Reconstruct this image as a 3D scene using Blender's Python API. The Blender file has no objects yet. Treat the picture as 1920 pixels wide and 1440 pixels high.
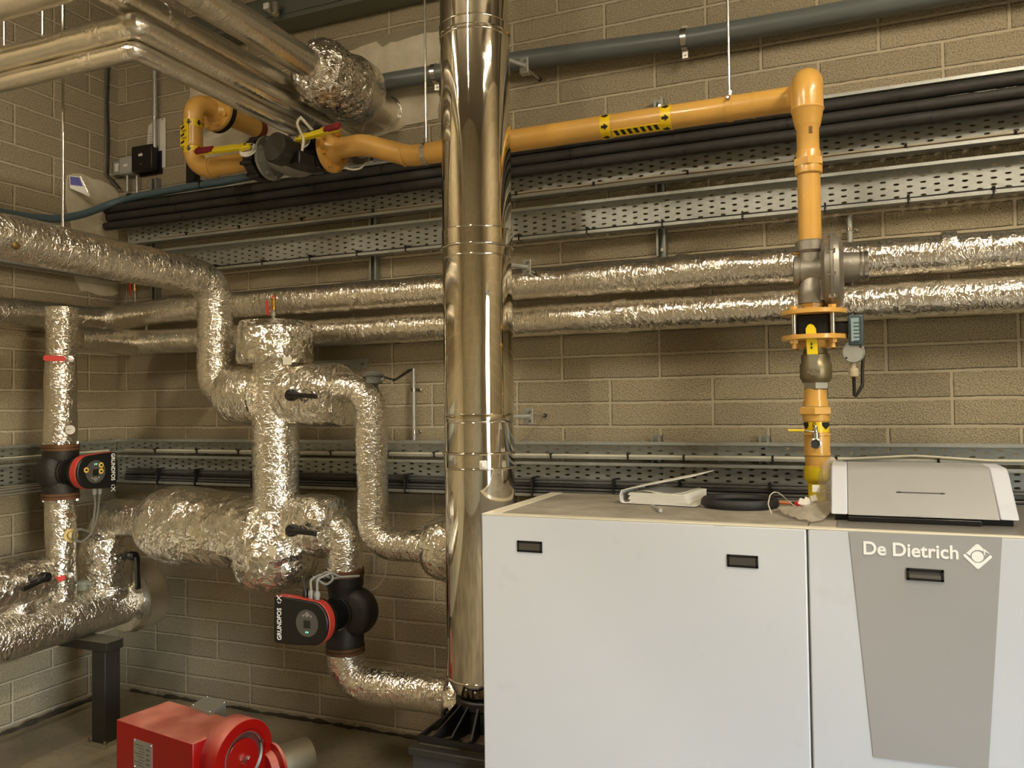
import bpy, math, random
from mathutils import Vector, Matrix, noise
random.seed(7)
PI = math.pi
C = bpy.context.scene.collection
V = Vector
# ------------------------------------------------------------------ camera
FPX = 1520.0
CAM = V((4.03, -3.55, 1.64))
_yw, _pt, _rl = math.radians(-22.68), math.radians(1.50), math.radians(.727)
F_ = V((math.sin(_yw)*math.cos(_pt), math.cos(_yw)*math.cos(_pt), math.sin(_pt)))
_r0 = V((math.cos(_yw), -math.sin(_yw), 0)); _d0 = F_.cross(_r0)
if _d0.z > 0: _d0 = -_d0
R_ = _r0*math.cos(_rl) + _d0*math.sin(_rl); D_ = _d0*math.cos(_rl) - _r0*math.sin(_rl)
def at(px, py, **k):
    """point seen at a place in the photo, at a known distance plane (x=, y= or z=)"""
    d = R_*((px-960)/FPX) + D_*((py-720)/FPX) + F_
    ax, val = list(k.items())[0]; i = 'xyz'.index(ax)
    return CAM + d*((val-CAM[i])/d[i])
cam = bpy.data.cameras.new('camera'); co = bpy.data.objects.new('camera', cam); C.objects.link(co)
cam.sensor_width = 36; cam.lens = FPX/1920*36; cam.clip_start = .05
M3 = Matrix((R_, -D_, -F_)).transposed()
co.matrix_world = Matrix.Translation(CAM) @ M3.to_4x4()
bpy.context.scene.camera = co

# ------------------------------------------------------------------ materials
class NT:
    def __init__(s, name):
        s.m = bpy.data.materials.new(name); s.m.use_nodes = True; s.t = s.m.node_tree
        s.b = s.t.nodes['Principled BSDF']
    def n(s, ty, ins=None, **pr):
        nd = s.t.nodes.new(ty)
        for k, v in pr.items(): setattr(nd, k, v)
        for k, v in (ins or {}).items():
            if isinstance(v, bpy.types.NodeSocket): s.t.links.new(v, nd.inputs[k])
            else: nd.inputs[k].default_value = v
        return nd
    def math(s, op, a, b=0, c=0):
        return s.n('ShaderNodeMath', {0: a, 1: b, 2: c}, operation=op).outputs[0]
    def mix(s, f, a, b, ty='MIX'):
        nd = s.n('ShaderNodeMix', data_type='RGBA', blend_type=ty)
        for i, v in ((0, f), (6, a), (7, b)):
            if isinstance(v, bpy.types.NodeSocket): s.t.links.new(v, nd.inputs[i])
            else: nd.inputs[i].default_value = v
        return nd.outputs[2]
    def set(s, **k):
        for a, v in k.items():
            i = s.b.inputs[a.replace('_', ' ')]
            if isinstance(v, bpy.types.NodeSocket): s.t.links.new(v, i)
            else: i.default_value = v
        return s
    def ramp(s, x, a, b):
        nd = s.n('ShaderNodeMapRange', {0: x, 1: a, 2: b, 3: 0., 4: 1.}); nd.clamp = True
        return nd.outputs[0]
    def bump(s, h, st, dist, normal=None):
        i = {'Height': h, 'Strength': st, 'Distance': dist}
        if normal: i['Normal'] = normal
        return s.n('ShaderNodeBump', i).outputs[0]
    def xyz(s, obj=True):
        co = s.n('ShaderNodeTexCoord').outputs[3 if obj else 2]
        return co, s.n('ShaderNodeSeparateXYZ', {0: co}).outputs
def rgb(r, g, b): return (r, g, b, 1)
def hexc(h):
    c = [int(h[i:i+2], 16)/255 for i in (0, 2, 4)]
    return tuple([(x/12.92 if x <= .04045 else ((x+.055)/1.055)**2.4) for x in c] + [1])
MT = {}
def mat(name, col, rough=.5, metal=0, bump=None, var=0, coat=0):
    """plain material with a little mottling; bump=(scale, distance)"""
    if name in MT: return MT[name]
    a = NT(name); co, _ = a.xyz()
    c = hexc(col) if isinstance(col, str) else col
    if var:
        nz = a.n('ShaderNodeTexNoise', {'Vector': co, 'Scale': 9., 'Detail': 5.}).outputs[0]
        f = a.ramp(nz, .35, .7)
        c2 = tuple([x*(1-var) for x in c[:3]] + [1])
        a.set(Base_Color=a.mix(f, c, c2), Roughness=a.math('MULTIPLY_ADD', f, .12, rough))
    else: a.set(Base_Color=c, Roughness=rough)
    a.set(Metallic=metal)
    if coat: a.set(Coat_Weight=coat, Coat_Roughness=.12)
    if bump:
        nz = a.n('ShaderNodeTexNoise', {'Vector': co, 'Scale': float(bump[0]), 'Detail': 3.}).outputs[0]
        a.set(Normal=a.bump(nz, 1., bump[1]))
    MT[name] = a.m
    return a.m
def block_mat(name, axis, base=('a2967c', 'b6a98c'), off=0.):
    a = NT(name); co, o = a.xyz()
    wob = a.n('ShaderNodeTexNoise', {'Vector': co, 'Scale': 3., 'Detail': 2.}).outputs[0]
    wz = a.math('MULTIPLY', a.math('SUBTRACT', wob, .5), .010)
    rag = a.n('ShaderNodeTexNoise', {'Vector': co, 'Scale': 45., 'Detail': 2.}).outputs[0]
    wr = a.math('MULTIPLY', a.math('SUBTRACT', rag, .5), .006)
    z = a.math('ADD', o[2], wz)
    H, L, jt = .1075, .4544, .0066
    u = a.math('MULTIPLY', o[1], -1.) if axis == 'y' else o[0]
    vz = a.math('DIVIDE', a.math('ADD', z, 10*H*2 - (1.645 % (2*H))), H)     # rows
    row = a.math('FLOOR', vz)
    par = a.math('MODULO', a.math('FLOOR', a.math('MULTIPLY', a.math('ADD', row, 1.), .5)), 2.)
    uu = a.math('ADD', a.math('DIVIDE', a.math('ADD', u, 20*L - (3.254 % L) + off), L), a.math('MULTIPLY', par, .5))
    col = a.math('FLOOR', uu)
    fu = a.math('MULTIPLY', a.math('MINIMUM', a.math('FRACT', uu), a.math('SUBTRACT', 1., a.math('FRACT', uu))), L)
    fv = a.math('MULTIPLY', a.math('MINIMUM', a.math('FRACT', vz), a.math('SUBTRACT', 1., a.math('FRACT', vz))), H)
    d = a.math('ADD', a.math('MINIMUM', fu, fv), wr)
    m = a.ramp(d, jt-.0015, jt+.0022)                                        # 0 mortar, 1 block
    cell = a.n('ShaderNodeCombineXYZ', {0: col, 1: row, 2: 0.}).outputs[0]
    rnd = a.n('ShaderNodeTexWhiteNoise', {'Vector': cell}).outputs[0]
    g1 = a.n('ShaderNodeTexNoise', {'Vector': co, 'Scale': 185., 'Detail': 4., 'Roughness': .75}).outputs[0]
    g2 = a.n('ShaderNodeTexVoronoi', {'Vector': co, 'Scale': 150.}).outputs[0]
    big = a.n('ShaderNodeTexNoise', {'Vector': co, 'Scale': 2.2, 'Detail': 3.}).outputs[0]
    gr = a.ramp(g1, .40, .56)
    bc = a.mix(a.math('MULTIPLY_ADD', rnd, .7, a.math('MULTIPLY', big, .4)), hexc(base[0]), hexc(base[1]))
    bc = a.mix(gr, a.mix(.55, bc, hexc('4a4132')), bc)
    pit = a.ramp(g1, .42, .36)
    bc = a.mix(a.math('MULTIPLY', pit, .75), bc, hexc('2c251a'))
    sm = a.n('ShaderNodeTexNoise', {'Vector': co, 'Scale': 14., 'Detail': 3.}).outputs[0]
    smear = a.math('MULTIPLY', a.ramp(sm, .54, .72), a.ramp(d, .03, .005))     # mortar smeared over block edges
    mc = a.mix(a.ramp(g1, .3, .6), hexc('a3987f'), hexc('b3a78e'))
    bc = a.mix(a.math('MULTIPLY', smear, .6), bc, mc)
    edge = a.math('MULTIPLY', a.ramp(d, jt+.006, jt), a.ramp(rag, .45, .62))
    c = a.mix(m, mc, a.mix(a.math('MULTIPLY', edge, .5), bc, hexc('3a3122')))
    h = a.math('ADD', a.math('MULTIPLY', m, .5), a.math('MULTIPLY', a.math('MULTIPLY', a.math('ADD', g1, g2), .45), m))
    a.set(Base_Color=c, Roughness=.93, Specular_IOR_Level=.25, Normal=a.bump(h, 1., .007))
    return a.m
def foil_mat(name, mode='pipe', dens=1., rough=.17, amt=1., col='e9e4d8', fine=1., facet=.22):
    """aluminium foil lagging: sharp creases run round the pipe (uv) or crumple freely (object)"""
    a = NT(name); tc = a.n('ShaderNodeTexCoord'); ob = tc.outputs[3]
    nz = a.n('ShaderNodeTexNoise', {'Vector': ob, 'Scale': 6., 'Detail': 2.}).outputs[0]
    def vadd(x, y): return a.n('ShaderNodeVectorMath', {0: x, 1: y}, operation='ADD').outputs[0]
    def vsc(x, k): return a.n('ShaderNodeVectorMath', {0: x, 3: k}, operation='SCALE').outputs[0]
    def ridge(vec, sc, p, det=1.5):
        n = a.n('ShaderNodeTexNoise', {'Vector': vec, 'Scale': sc, 'Detail': det, 'Roughness': .5}).outputs[0]
        return a.math('POWER', a.math('SUBTRACT', 1., a.math('ABSOLUTE', a.math('MULTIPLY_ADD', n, 2., -1.))), p)
    zone = a.ramp(nz, .32, .68)
    if mode == 'pipe':
        ds = a.n('ShaderNodeTexNoise', {'Vector': tc.outputs[2], 'Scale': 10., 'Detail': 2.}).outputs[1]
        u1 = vadd(a.n('ShaderNodeMapping', {'Vector': tc.outputs[2], 'Scale': (9.*dens, 48.*dens, 1.)}).outputs[0], vsc(ds, 4.))
        u2 = vadd(a.n('ShaderNodeMapping', {'Vector': tc.outputs[2], 'Scale': (30.*dens, 120.*dens, 1.)}).outputs[0], vsc(ds, 3.))
        h = a.math('MULTIPLY', ridge(u1, 1., 9.), a.math('MULTIPLY_ADD', zone, .9, .25))
        h = a.math('ADD', h, a.math('MULTIPLY', ridge(u2, 1., 5.), .30))
        h = a.math('ADD', h, a.math('MULTIPLY', ridge(ob, 34., 10.), .5))
        n = a.bump(h, 1., .0016*amt)
        cell = a.n('ShaderNodeTexVoronoi', {'Vector': vadd(a.n('ShaderNodeMapping', {'Vector': tc.outputs[2], 'Scale': (16.*dens, 60.*dens, 1.)}).outputs[0], vsc(ds, 2.)), 'Scale': 1.}).outputs[1]
        k = a.math('MULTIPLY_ADD', zone, facet, facet*.35)
    else:
        ds = a.n('ShaderNodeTexNoise', {'Vector': ob, 'Scale': 14., 'Detail': 2.}).outputs[1]
        v = vadd(ob, vsc(ds, .07))
        h = a.math('ADD', ridge(v, 9.*dens, 7.), a.math('ADD', a.math('MULTIPLY', ridge(v, 26.*dens, 6.), .6), a.math('MULTIPLY', ridge(ob, 60.*dens, 4.), .22)))
        n = a.bump(h, 1., .0042*amt)
        cell = a.n('ShaderNodeTexVoronoi', {'Vector': v, 'Scale': 38.*dens}).outputs[1]
        k = a.math('MULTIPLY_ADD', zone, facet*1.5, facet*.9)
    sc = a.n('ShaderNodeVectorMath', {0: vadd(cell, (-.5, -.5, -.5)), 3: k}, operation='SCALE').outputs[0]
    n = a.n('ShaderNodeVectorMath', {0: vadd(n, sc)}, operation='NORMALIZE').outputs[0]
    a.set(Base_Color=hexc(col), Metallic=.97, Roughness=a.math('MULTIPLY_ADD', a.n('ShaderNodeTexNoise', {'Vector': ob, 'Scale': 60., 'Detail': 2.}).outputs[0], .14, rough-.05), Normal=n)
    return a.m
def patch_mat(name):
    a = NT(name); co, o = a.xyz()
    w = a.n('ShaderNodeTexWave', {'Vector': co, 'Scale': 26., 'Distortion': .8, 'Detail': 1.}, wave_type='BANDS', bands_direction='Z').outputs[1]
    nz = a.n('ShaderNodeTexNoise', {'Vector': co, 'Scale': 10., 'Detail': 4.}).outputs[0]
    a.set(Base_Color=a.mix(a.ramp(nz, .35, .7), hexc('cfc6ae'), hexc('b9ae92')), Roughness=.85, Normal=a.bump(a.math('ADD', a.math('MULTIPLY', w, .3), nz), .7, .004))
    return a.m
def floor_mat():
    a = NT('concrete_floor'); co, o = a.xyz()
    n1 = a.n('ShaderNodeTexNoise', {'Vector': co, 'Scale': 2.3, 'Detail': 6.}).outputs[0]
    n2 = a.n('ShaderNodeTexNoise', {'Vector': co, 'Scale': 30., 'Detail': 4.}).outputs[0]
    c = a.mix(a.ramp(n1, .35, .65), hexc('6b6250'), hexc('8c8169'))
    c = a.mix(a.math('MULTIPLY', a.ramp(n2, .55, .7), .4), c, hexc('4a4335'))
    a.set(Base_Color=c, Roughness=.62, Normal=a.bump(n2, .5, .003))
    return a.m
def galv_mat(name='galvanised_steel', c1='b4b6b0', c2='989a92', rough=.36):
    a = NT(name); co, o = a.xyz()
    v = a.n('ShaderNodeTexVoronoi', {'Vector': co, 'Scale': 60.}).outputs[1]
    n1 = a.n('ShaderNodeTexNoise', {'Vector': co, 'Scale': 4., 'Detail': 4.}).outputs[0]
    f = a.math('MULTIPLY_ADD', a.n('ShaderNodeSeparateXYZ', {0: v}).outputs[0], .35, a.math('MULTIPLY', n1, .6))
    a.set(Base_Color=a.mix(f, hexc(c1), hexc(c2)), Metallic=.55, Roughness=a.math('MULTIPLY_ADD', f, .18, rough))
    return a.m
def flue_mat():
    a = NT('polished_stainless'); co, o = a.xyz()
    mp = a.n('ShaderNodeMapping', {'Vector': co, 'Scale': (7., 7., 1.3)}).outputs[0]
    n1 = a.n('ShaderNodeTexNoise', {'Vector': mp, 'Scale': 1., 'Detail': 2.}).outputs[0]
    n2 = a.n('ShaderNodeTexNoise', {'Vector': co, 'Scale': 30., 'Detail': 3.}).outputs[0]
    a.set(Base_Color=hexc('dcd5c6'), Metallic=1., Roughness=a.math('MULTIPLY_ADD', a.ramp(n2, .5, .8), .06, .035), Normal=a.bump(n1, .35, .012))
    return a.m
def paint_mat(name, c1, c2, dirt=None):
    """boiler panels: satin paint with soft smudges"""
    a = NT(name); co, o = a.xyz()
    n1 = a.n('ShaderNodeTexNoise', {'Vector': co, 'Scale': 6., 'Detail': 5., 'Roughness': .6}).outputs[0]
    n2 = a.n('ShaderNodeTexNoise', {'Vector': co, 'Scale': 260., 'Detail': 1.}).outputs[0]
    c = a.mix(a.math('MULTIPLY', a.ramp(n1, .62, .76), .55), hexc(c1), hexc(c2))
    if dirt:
        n3 = a.n('ShaderNodeTexNoise', {'Vector': co, 'Scale': 3.4, 'Detail': 6., 'Roughness': .7}).outputs[0]
        c = a.mix(a.ramp(n3, .38, .6), c, hexc(dirt))
    a.set(Base_Color=c, Roughness=.38 if not dirt else .65, Normal=a.bump(n2, .15, .0006))
    return a.m
WALL_B = block_mat('blockwork_back', 'x'); WALL_L = block_mat('blockwork_left', 'y', off=.33)
FOILP = foil_mat('foil_pipe', facet=.17); FOILS = foil_mat('foil_pipe_smooth', amt=.28, rough=.21, dens=1.1, facet=.05); FOILB = foil_mat('foil_crumpled', 'blob', dens=.8)
FOILM = foil_mat('foil_jacket', 'pipe', dens=.75, amt=1.5, facet=.17); FOILK = foil_mat('foil_tight_crumple', 'blob', dens=1.6, rough=.13, amt=.9, facet=.34)
FOILT = foil_mat('foil_tape', 'blob', dens=1.3, rough=.22, amt=.4, facet=.10)
GALV = galv_mat(); GALVD = galv_mat('galvanised_dull', 'a0a29a', '84867d', .42)
FLUE = flue_mat(); PATCH = patch_mat('fire_stopping'); FLOOR = floor_mat()
YEL = mat('ochre_gas_paint', 'd3a34f', .28, 0, (40, .0012), .10, .3)
LAG = mat('black_lagging', '2b2823', .62, 0, (60, .003), .2)
BLK = mat('black_plastic', '121110', .38); BLKR = mat('black_rubber', '1a1917', .6, 0, (90, .001))
IRON = mat('black_cast_iron', '26221d', .5, .2, (120, .002), .25)
RUST = mat('rusty_flange', '6a4a30', .65, .3, (150, .002), .4)
REDP = mat('red_plastic', 'c0201a', .35); REDB = mat('pump_red', 'b4392c', .4)
BRASS = mat('brass', 'b98f45', .28, .9); CHR = mat('zinc_bolt', 'c9c6bd', .25, 1.)
CAST = mat('cast_aluminium', '9b968a', .42, .8, (90, .001), .15)
GPVC = mat('grey_plastic_pipe', '5d6360', .35); GPLA = mat('grey_plastic', '8b8b84', .45)
BLUEC = mat('blue_grey_conduit', '4d6068', .5); BEIGE = mat('beige_cable', 'a89c85', .5)
WHCAB = mat('white_cable', 'cfc8b0', .45); DKCAB = mat('dark_grey_cable', '4b4a47', .4); BKCAB = mat('black_cable', '1c1a18', .45)
YPL = mat('yellow_plastic', 'e0c81c', .4); MAROON = mat('maroon_grip', '7c1520', .45); WPL = mat('white_plastic', 'd8d5cc', .4)
TAPE = mat('yellow_tape', 'e6c417', .35); BINK = mat('black_print', '15130f', .5)
WPAINT = paint_mat('boiler_white', 'c3c6cb', 'b3b3b2'); TOPD = paint_mat('boiler_dusty_top', 'a09a8c', '8d8575', '7c7466')
GPAINT = paint_mat('boiler_grey', '9a9997', '908f8c'); SILP = mat('panel_silver_paint', 'a9a8a5', .42, .25, None, .05)
WTXT = mat('white_lettering', 'f0efea', .4)
PAPER = mat('paper', 'dcd8cb', .7, 0, (30, .001), .06); RDUST = mat('burner_red', '8c0c08', .32)
STEELB = mat('dark_steel_paint', '2a2720', .5, .1, (30, .001), .2)
DARK = mat('dark_grey_panel', '33322f', .4)

# ------------------------------------------------------------------ mesh helpers
class MB:
    def __init__(s): s.v = []; s.f = []; s.uv = []; s.flat = set(); s.mi = []
    def face(s, idx, uv=None): s.f.append(tuple(idx)); s.uv.append(uv)
    def box(s, c, d, rot=None):
        b = len(s.v); c = V(c)
        for x in (-.5, .5):
            for y in (-.5, .5):
                for z in (-.5, .5):
                    p = V((x*d[0], y*d[1], z*d[2]))
                    if rot is not None: p = rot @ p
                    s.v.append(c+p)
        for q in ((0, 1, 3, 2), (4, 6, 7, 5), (0, 4, 5, 1), (2, 3, 7, 6), (0, 2, 6, 4), (1, 5, 7, 3)): s.face([b+i for i in q])
        return s
    def bx(s, x0, x1, y0, y1, z0, z1): return s.box(((x0+x1)/2, (y0+y1)/2, (z0+z1)/2), (abs(x1-x0), abs(y1-y0), abs(z1-z0)))
    def prism(s, poly, o, ux, uy, n, depth):
        """2d polygon in the frame (o, ux, uy) extruded along n by depth"""
        o, ux, uy, n = V(o), V(ux), V(uy), V(n); b = len(s.v); k = len(poly)
        for p in poly: s.v.append(o+ux*p[0]+uy*p[1])
        for p in poly: s.v.append(o+ux*p[0]+uy*p[1]+n*depth)
        s.face(list(range(b, b+k))[::-1]); s.face(range(b+k, b+2*k))
        for i in range(k): j = (i+1) % k; s.face((b+i, b+j, b+k+j, b+k+i))
        return s
    def tube(s, pts, r=.05, prof=None, seg=24, step=.03, amp=0., fr=6., cap=True, crump=0., ell=1.):
        """swept tube; prof=[(distance, radius)...] sets a varying radius; amp, crump push the skin in and out"""
        pts = [V(p) for p in pts]; L = [0.]
        for a, b in zip(pts, pts[1:]): L.append(L[-1]+(b-a).length)
        if prof is None: prof = [(0, r), (L[-1], r)]
        S = sorted(set([round(x, 5) for x in L] + [round(i*L[-1]/max(1, int(L[-1]/step)), 5) for i in range(int(L[-1]/step)+1)]))
        S2 = []
        for x in S:
            if not S2 or x-S2[-1] > step*.25 or x in [round(q, 5) for q in L[-1:]]: S2.append(x)
        st = []
        for x in S2: st.append((x, None))
        for (x, rr) in prof: st.append((x, rr))
        st.sort(key=lambda q: q[0])
        def rad(x):
            for (a, ra), (b2, rb) in zip(prof, prof[1:]):
                if a <= x <= b2 and b2 > a: return ra+(rb-ra)*(x-a)/(b2-a)
            return prof[-1][1] if x > prof[-1][0] else prof[0][1]
        st = [(x, rad(x) if rr is None else rr) for x, rr in st]
        out = []
        for q in st:
            if out and abs(out[-1][0]-q[0]) < 1e-5 and abs(out[-1][1]-q[1]) < 1e-5: continue
            out.append(q)
        st = out
        def pos(x):
            for i in range(len(pts)-1):
                if x <= L[i+1] or i == len(pts)-2:
                    t = (x-L[i])/max(1e-9, L[i+1]-L[i]); t = min(max(t, 0), 1)
                    return pts[i].lerp(pts[i+1], t)
        def tan(x):
            e = min(.004, L[-1]*.2); return (pos(min(x+e, L[-1]))-pos(max(x-e, 0))).normalized()
        t = tan(0); up = V((0, 0, 1)) if abs(t.z) < .9 else V((1, 0, 0))
        u = t.cross(up).normalized(); b = len(s.v); n = len(st)
        for (x, rr) in st:
            t = tan(x); u = (u-t*u.dot(t)).normalized(); w = t.cross(u); c = pos(x)
            for k in range(seg):
                an = 2*PI*k/seg; d = u*math.cos(an)*ell+w*math.sin(an)
                q = c+d*rr
                if (amp or crump) and rr > .001:
                    e = noise.noise(q*fr)*amp if amp else 0
                    if crump:
                        vd = noise.voronoi(q*fr*3)[0]; e += (vd[1]-vd[0]-.25)*crump
                    q = q+d*e
                s.v.append(q)
        for i in range(n-1):
            for k in range(seg):
                k2 = (k+1) % seg; R = max(st[i][1], .03)
                s.face((b+i*seg+k, b+i*seg+k2, b+(i+1)*seg+k2, b+(i+1)*seg+k),
                       [(k/seg*2*PI*R, st[i][0]), ((k+1)/seg*2*PI*R, st[i][0]), ((k+1)/seg*2*PI*R, st[i+1][0]), (k/seg*2*PI*R, st[i+1][0])])
        if cap:
            if st[0][1] > 1e-4: s.face([b+k for k in range(seg)][::-1])
            if st[-1][1] > 1e-4: s.face([b+(n-1)*seg+k for k in range(seg)])
        return s
    def cyl(s, a, b, r, seg=24): return s.tube([a, b], r=r, seg=seg, step=9)
    def lathe(s, o, ax, prof, seg=32):
        """prof = [(distance along axis, radius)...]"""
        ax = V(ax).normalized(); o = V(o)
        up = V((0, 0, 1)) if abs(ax.z) < .9 else V((1, 0, 0)); u = ax.cross(up).normalized(); w = ax.cross(u); b = len(s.v)
        for h, r in prof:
            for k in range(seg):
                an = 2*PI*k/seg; s.v.append(o+ax*h+(u*math.cos(an)+w*math.sin(an))*r)
        for i in range(len(prof)-1):
            for k in range(seg):
                k2 = (k+1) % seg; s.face((b+i*seg+k, b+i*seg+k2, b+(i+1)*seg+k2, b+(i+1)*seg+k))
        if prof[0][1] > 1e-4 and prof[0] != prof[-1]: s.face([b+k for k in range(seg)][::-1])
        if prof[-1][1] > 1e-4 and prof[0] != prof[-1]: s.face([b+(len(prof)-1)*seg+k for k in range(seg)])
        return s
    def sheet(s, P, nu, nv):
        """grid of points P[i][j]"""
        b = len(s.v)
        for i in range(nu):
            for j in range(nv): s.v.append(V(P[i][j]))
        for i in range(nu-1):
            for j in range(nv-1): s.face((b+i*nv+j, b+(i+1)*nv+j, b+(i+1)*nv+j+1, b+i*nv+j+1))
        return s
def fil(pts, rad, n=8):
    pts = [V(p) for p in pts]; out = [pts[0]]
    for i in range(1, len(pts)-1):
        a, b, c = pts[i-1], pts[i], pts[i+1]; r = rad[i-1] if isinstance(rad, (list, tuple)) else rad
        d1 = (a-b).normalized(); d2 = (c-b).normalized(); an = d1.angle(d2)
        t = min(r/math.tan(an/2), (a-b).length*.49 if i > 1 else (a-b).length*.98, (c-b).length*.49 if i < len(pts)-2 else (c-b).length*.98)
        rr = t*math.tan(an/2); ce = b+(d1+d2).normalized()*(rr/math.sin(an/2)); p1 = b+d1*t; p2 = b+d2*t
        e1 = (p1-ce); e2 = (p2-ce); tot = e1.angle(e2); axis = e1.cross(e2).normalized()
        for k in range(n+1): out.append(ce+Matrix.Rotation(tot*k/n, 3, axis) @ e1)
    out.append(pts[-1]); return out
def wpos(o):
    p = V((0, 0, 0))
    while o is not None: p += o.location; o = o.parent
    return p
def obj(name, mb, m, parent=None, sm=True, bev=0, label=None, origin=None, local=False, ang=38, solid=0):
    """link a mesh builder as ONE mesh object (vertices given in world space unless local)"""
    org = V((0, 0, 0)) if local else (wpos(parent) if parent else V(origin or (0, 0, 0)))
    me = bpy.data.meshes.new(name)
    me.from_pydata([tuple(p-org) for p in mb.v], [], mb.f)
    if any(u is not None for u in mb.uv):
        l = me.uv_layers.new(name='uv'); i = 0
        for f, u in zip(mb.f, mb.uv):
            for k in range(len(f)):
                p = mb.v[f[k]]
                l.data[i].uv = u[k] if u else (p.x+p.y*.7, p.z+p.y*.3); i += 1
    me.materials.append(m)
    if sm:
        me.shade_smooth(); me.set_sharp_from_angle(angle=math.radians(ang))
    o = bpy.data.objects.new(name, me); C.objects.link(o)
    if parent is not None: o.parent = parent
    elif not local: o.location = org
    if bev:
        md = o.modifiers.new('bevel', 'BEVEL'); md.width = bev; md.segments = 2; md.limit_method = 'ANGLE'; md.angle_limit = math.radians(40)
    if solid:
        md = o.modifiers.new('solid', 'SOLIDIFY'); md.thickness = solid; md.offset = 0
    if label: o['label'] = label
    return o
def tag(o, label, cat, group=None):
    o['label'] = label; o['category'] = cat
    if group: o['group'] = group
    return o
def thing(name, label, cat, loc=(0, 0, 0), group=None):
    o = bpy.data.objects.new(name, None); C.objects.link(o); o.location = loc; o.empty_display_size = .05
    return tag(o, label, cat, group)
def one(name, mb, m, label, cat, group=None, **k):
    """a thing that is a single mesh; its origin sits at its base"""
    c = sum(mb.v, V((0, 0, 0)))/len(mb.v); c.z = min(p.z for p in mb.v)
    return tag(obj(name, mb, m, origin=tuple(c), **k), label, cat, group)
def struct(name, mb, m, **k):
    o = obj(name, mb, m, sm=False, **k); o['kind'] = 'structure'; return o
def clone(o, parent=None, loc=None):
    c = o.copy(); C.objects.link(c)
    if parent is not None: c.parent = parent
    if loc is not None: c.location = loc
    for ch in list(o.children): clone(ch, c)
    return c
def text(name, s, size, m, parent, origin, ux, uy, n, depth=.0008, fat=0., align='CENTER', sx=1.):
    cu = bpy.data.curves.new(name, 'FONT'); cu.body = s; cu.size = size; cu.extrude = depth; cu.offset = fat
    cu.align_x = align; cu.align_y = 'CENTER'; cu.resolution_u = 6
    t = bpy.data.objects.new(name+'_c', cu); C.objects.link(t)
    me = bpy.data.meshes.new_from_object(t); bpy.data.objects.remove(t)
    me.name = name; me.materials.clear(); me.materials.append(m)
    Mx = Matrix((V(ux)*sx, V(uy), V(n))).transposed().to_4x4(); Mx.translation = V(origin)-(wpos(parent) if parent is not None and not parent.get('loc3') else V((0, 0, 0)))
    me.transform(Mx)
    o = bpy.data.objects.new(name, me); C.objects.link(o)
    if parent is not None: o.parent = parent
    return o
X, Y, Z = V((1, 0, 0)), V((0, 1, 0)), V((0, 0, 1))
# ================================================================== THE ROOM
RX, RY, RZ = 6.8, -6.2, 4.15
struct('floor', MB().bx(-.2, RX+.2, RY-.2, .2, -.1, 0), FLOOR)
struct('wall_back', MB().bx(-.2, RX+.2, 0, .2, -.1, RZ), WALL_B)
struct('wall_left', MB().bx(-.2, 0, RY, 0, -.1, RZ), WALL_L)
DY0, DY1, DZ = -4.5, -3.1, 2.3                       # open doorway to daylight in the right-hand wall
struct('wall_right', MB().bx(RX, RX+.2, DY1, 0, -.1, RZ).bx(RX, RX+.2, RY, DY0, -.1, RZ).bx(RX, RX+.2, DY0, DY1, DZ, RZ), WALL_L)
struct('wall_front', MB().bx(-.2, RX+.2, RY-.2, RY, -.1, RZ), WALL_B)
struct('ceiling', MB().bx(-.2, RX+.2, RY-.2, .2, RZ, RZ+.15), mat('ceiling_concrete', '8d8676', .9, 0, (20, .002), .1))
fr = MB().bx(RX-.03, RX+.21, DY0-.01, DY0+.06, 0, DZ).bx(RX-.03, RX+.21, DY1-.06, DY1+.01, 0, DZ).bx(RX-.03, RX+.21, DY0, DY1, DZ-.06, DZ+.01)
struct('door_1', fr, mat('door_frame_blue', '27405a', .4))

def jag(poly, amp=.010, step=.04, seed=0):
    out = []; n = len(poly)
    for i in range(n):
        a, b = poly[i], poly[(i+1) % n]; L = math.hypot(b[0]-a[0], b[1]-a[1]); k = max(1, int(L/step))
        for j in range(k):
            t = j/k; x = a[0]+(b[0]-a[0])*t; z = a[1]+(b[1]-a[1])*t
            out.append((x+noise.noise(V((x*14, z*14, seed)))*amp*1.6, z+noise.noise(V((x*14+9, z*14, seed+5)))*amp*1.6))
    return out
def patch(px, label, wall='b', th=.007, name='fire_barrier_patch'):
    if wall == 'b':
        pl = [at(a, b, y=0) for a, b in px]; pl = jag([(p.x, p.z) for p in pl])
        mb = MB().prism(pl, (0, .001, 0), X, Z, -Y, th)
    else:
        pl = [at(a, b, x=0) for a, b in px]; pl = jag([(p.y, p.z) for p in pl], seed=3)
        mb = MB().prism(pl, (-.001, 0, 0), Y, Z, X, th)
    return one(name, mb, PATCH, label, 'wall patch', 'fire barrier patches round the pipe openings', sm=False)
patch([(600, 102), (652, 98), (690, 84), (705, 80), (720, 88), (760, 72), (826, 58), (829, 75), (822, 150), (823, 222), (760, 238), (690, 262), (600, 285), (540, 250)],
      'cream fire barrier patch around the two fat foil pipes left of the flue')
patch([(357, 163), (400, 166), (450, 150), (520, 170), (545, 215), (540, 292), (480, 305), (384, 330), (381, 300), (372, 215), (357, 190)],
      'cream fire barrier patch on back wall, behind the yellow gas pipe bend')
patch([(124, 326), (150, 325), (185, 338), (214, 350), (221, 360), (221, 553), (196, 556), (150, 546), (139, 520), (136, 440), (127, 400), (123, 360)],
      'cream fire barrier patch on left wall, under the blue-grey hose', wall='l')
mortar = mat('grey_mortar_band', '8f8770', .9, 0, (25, .004), .15)
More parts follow.
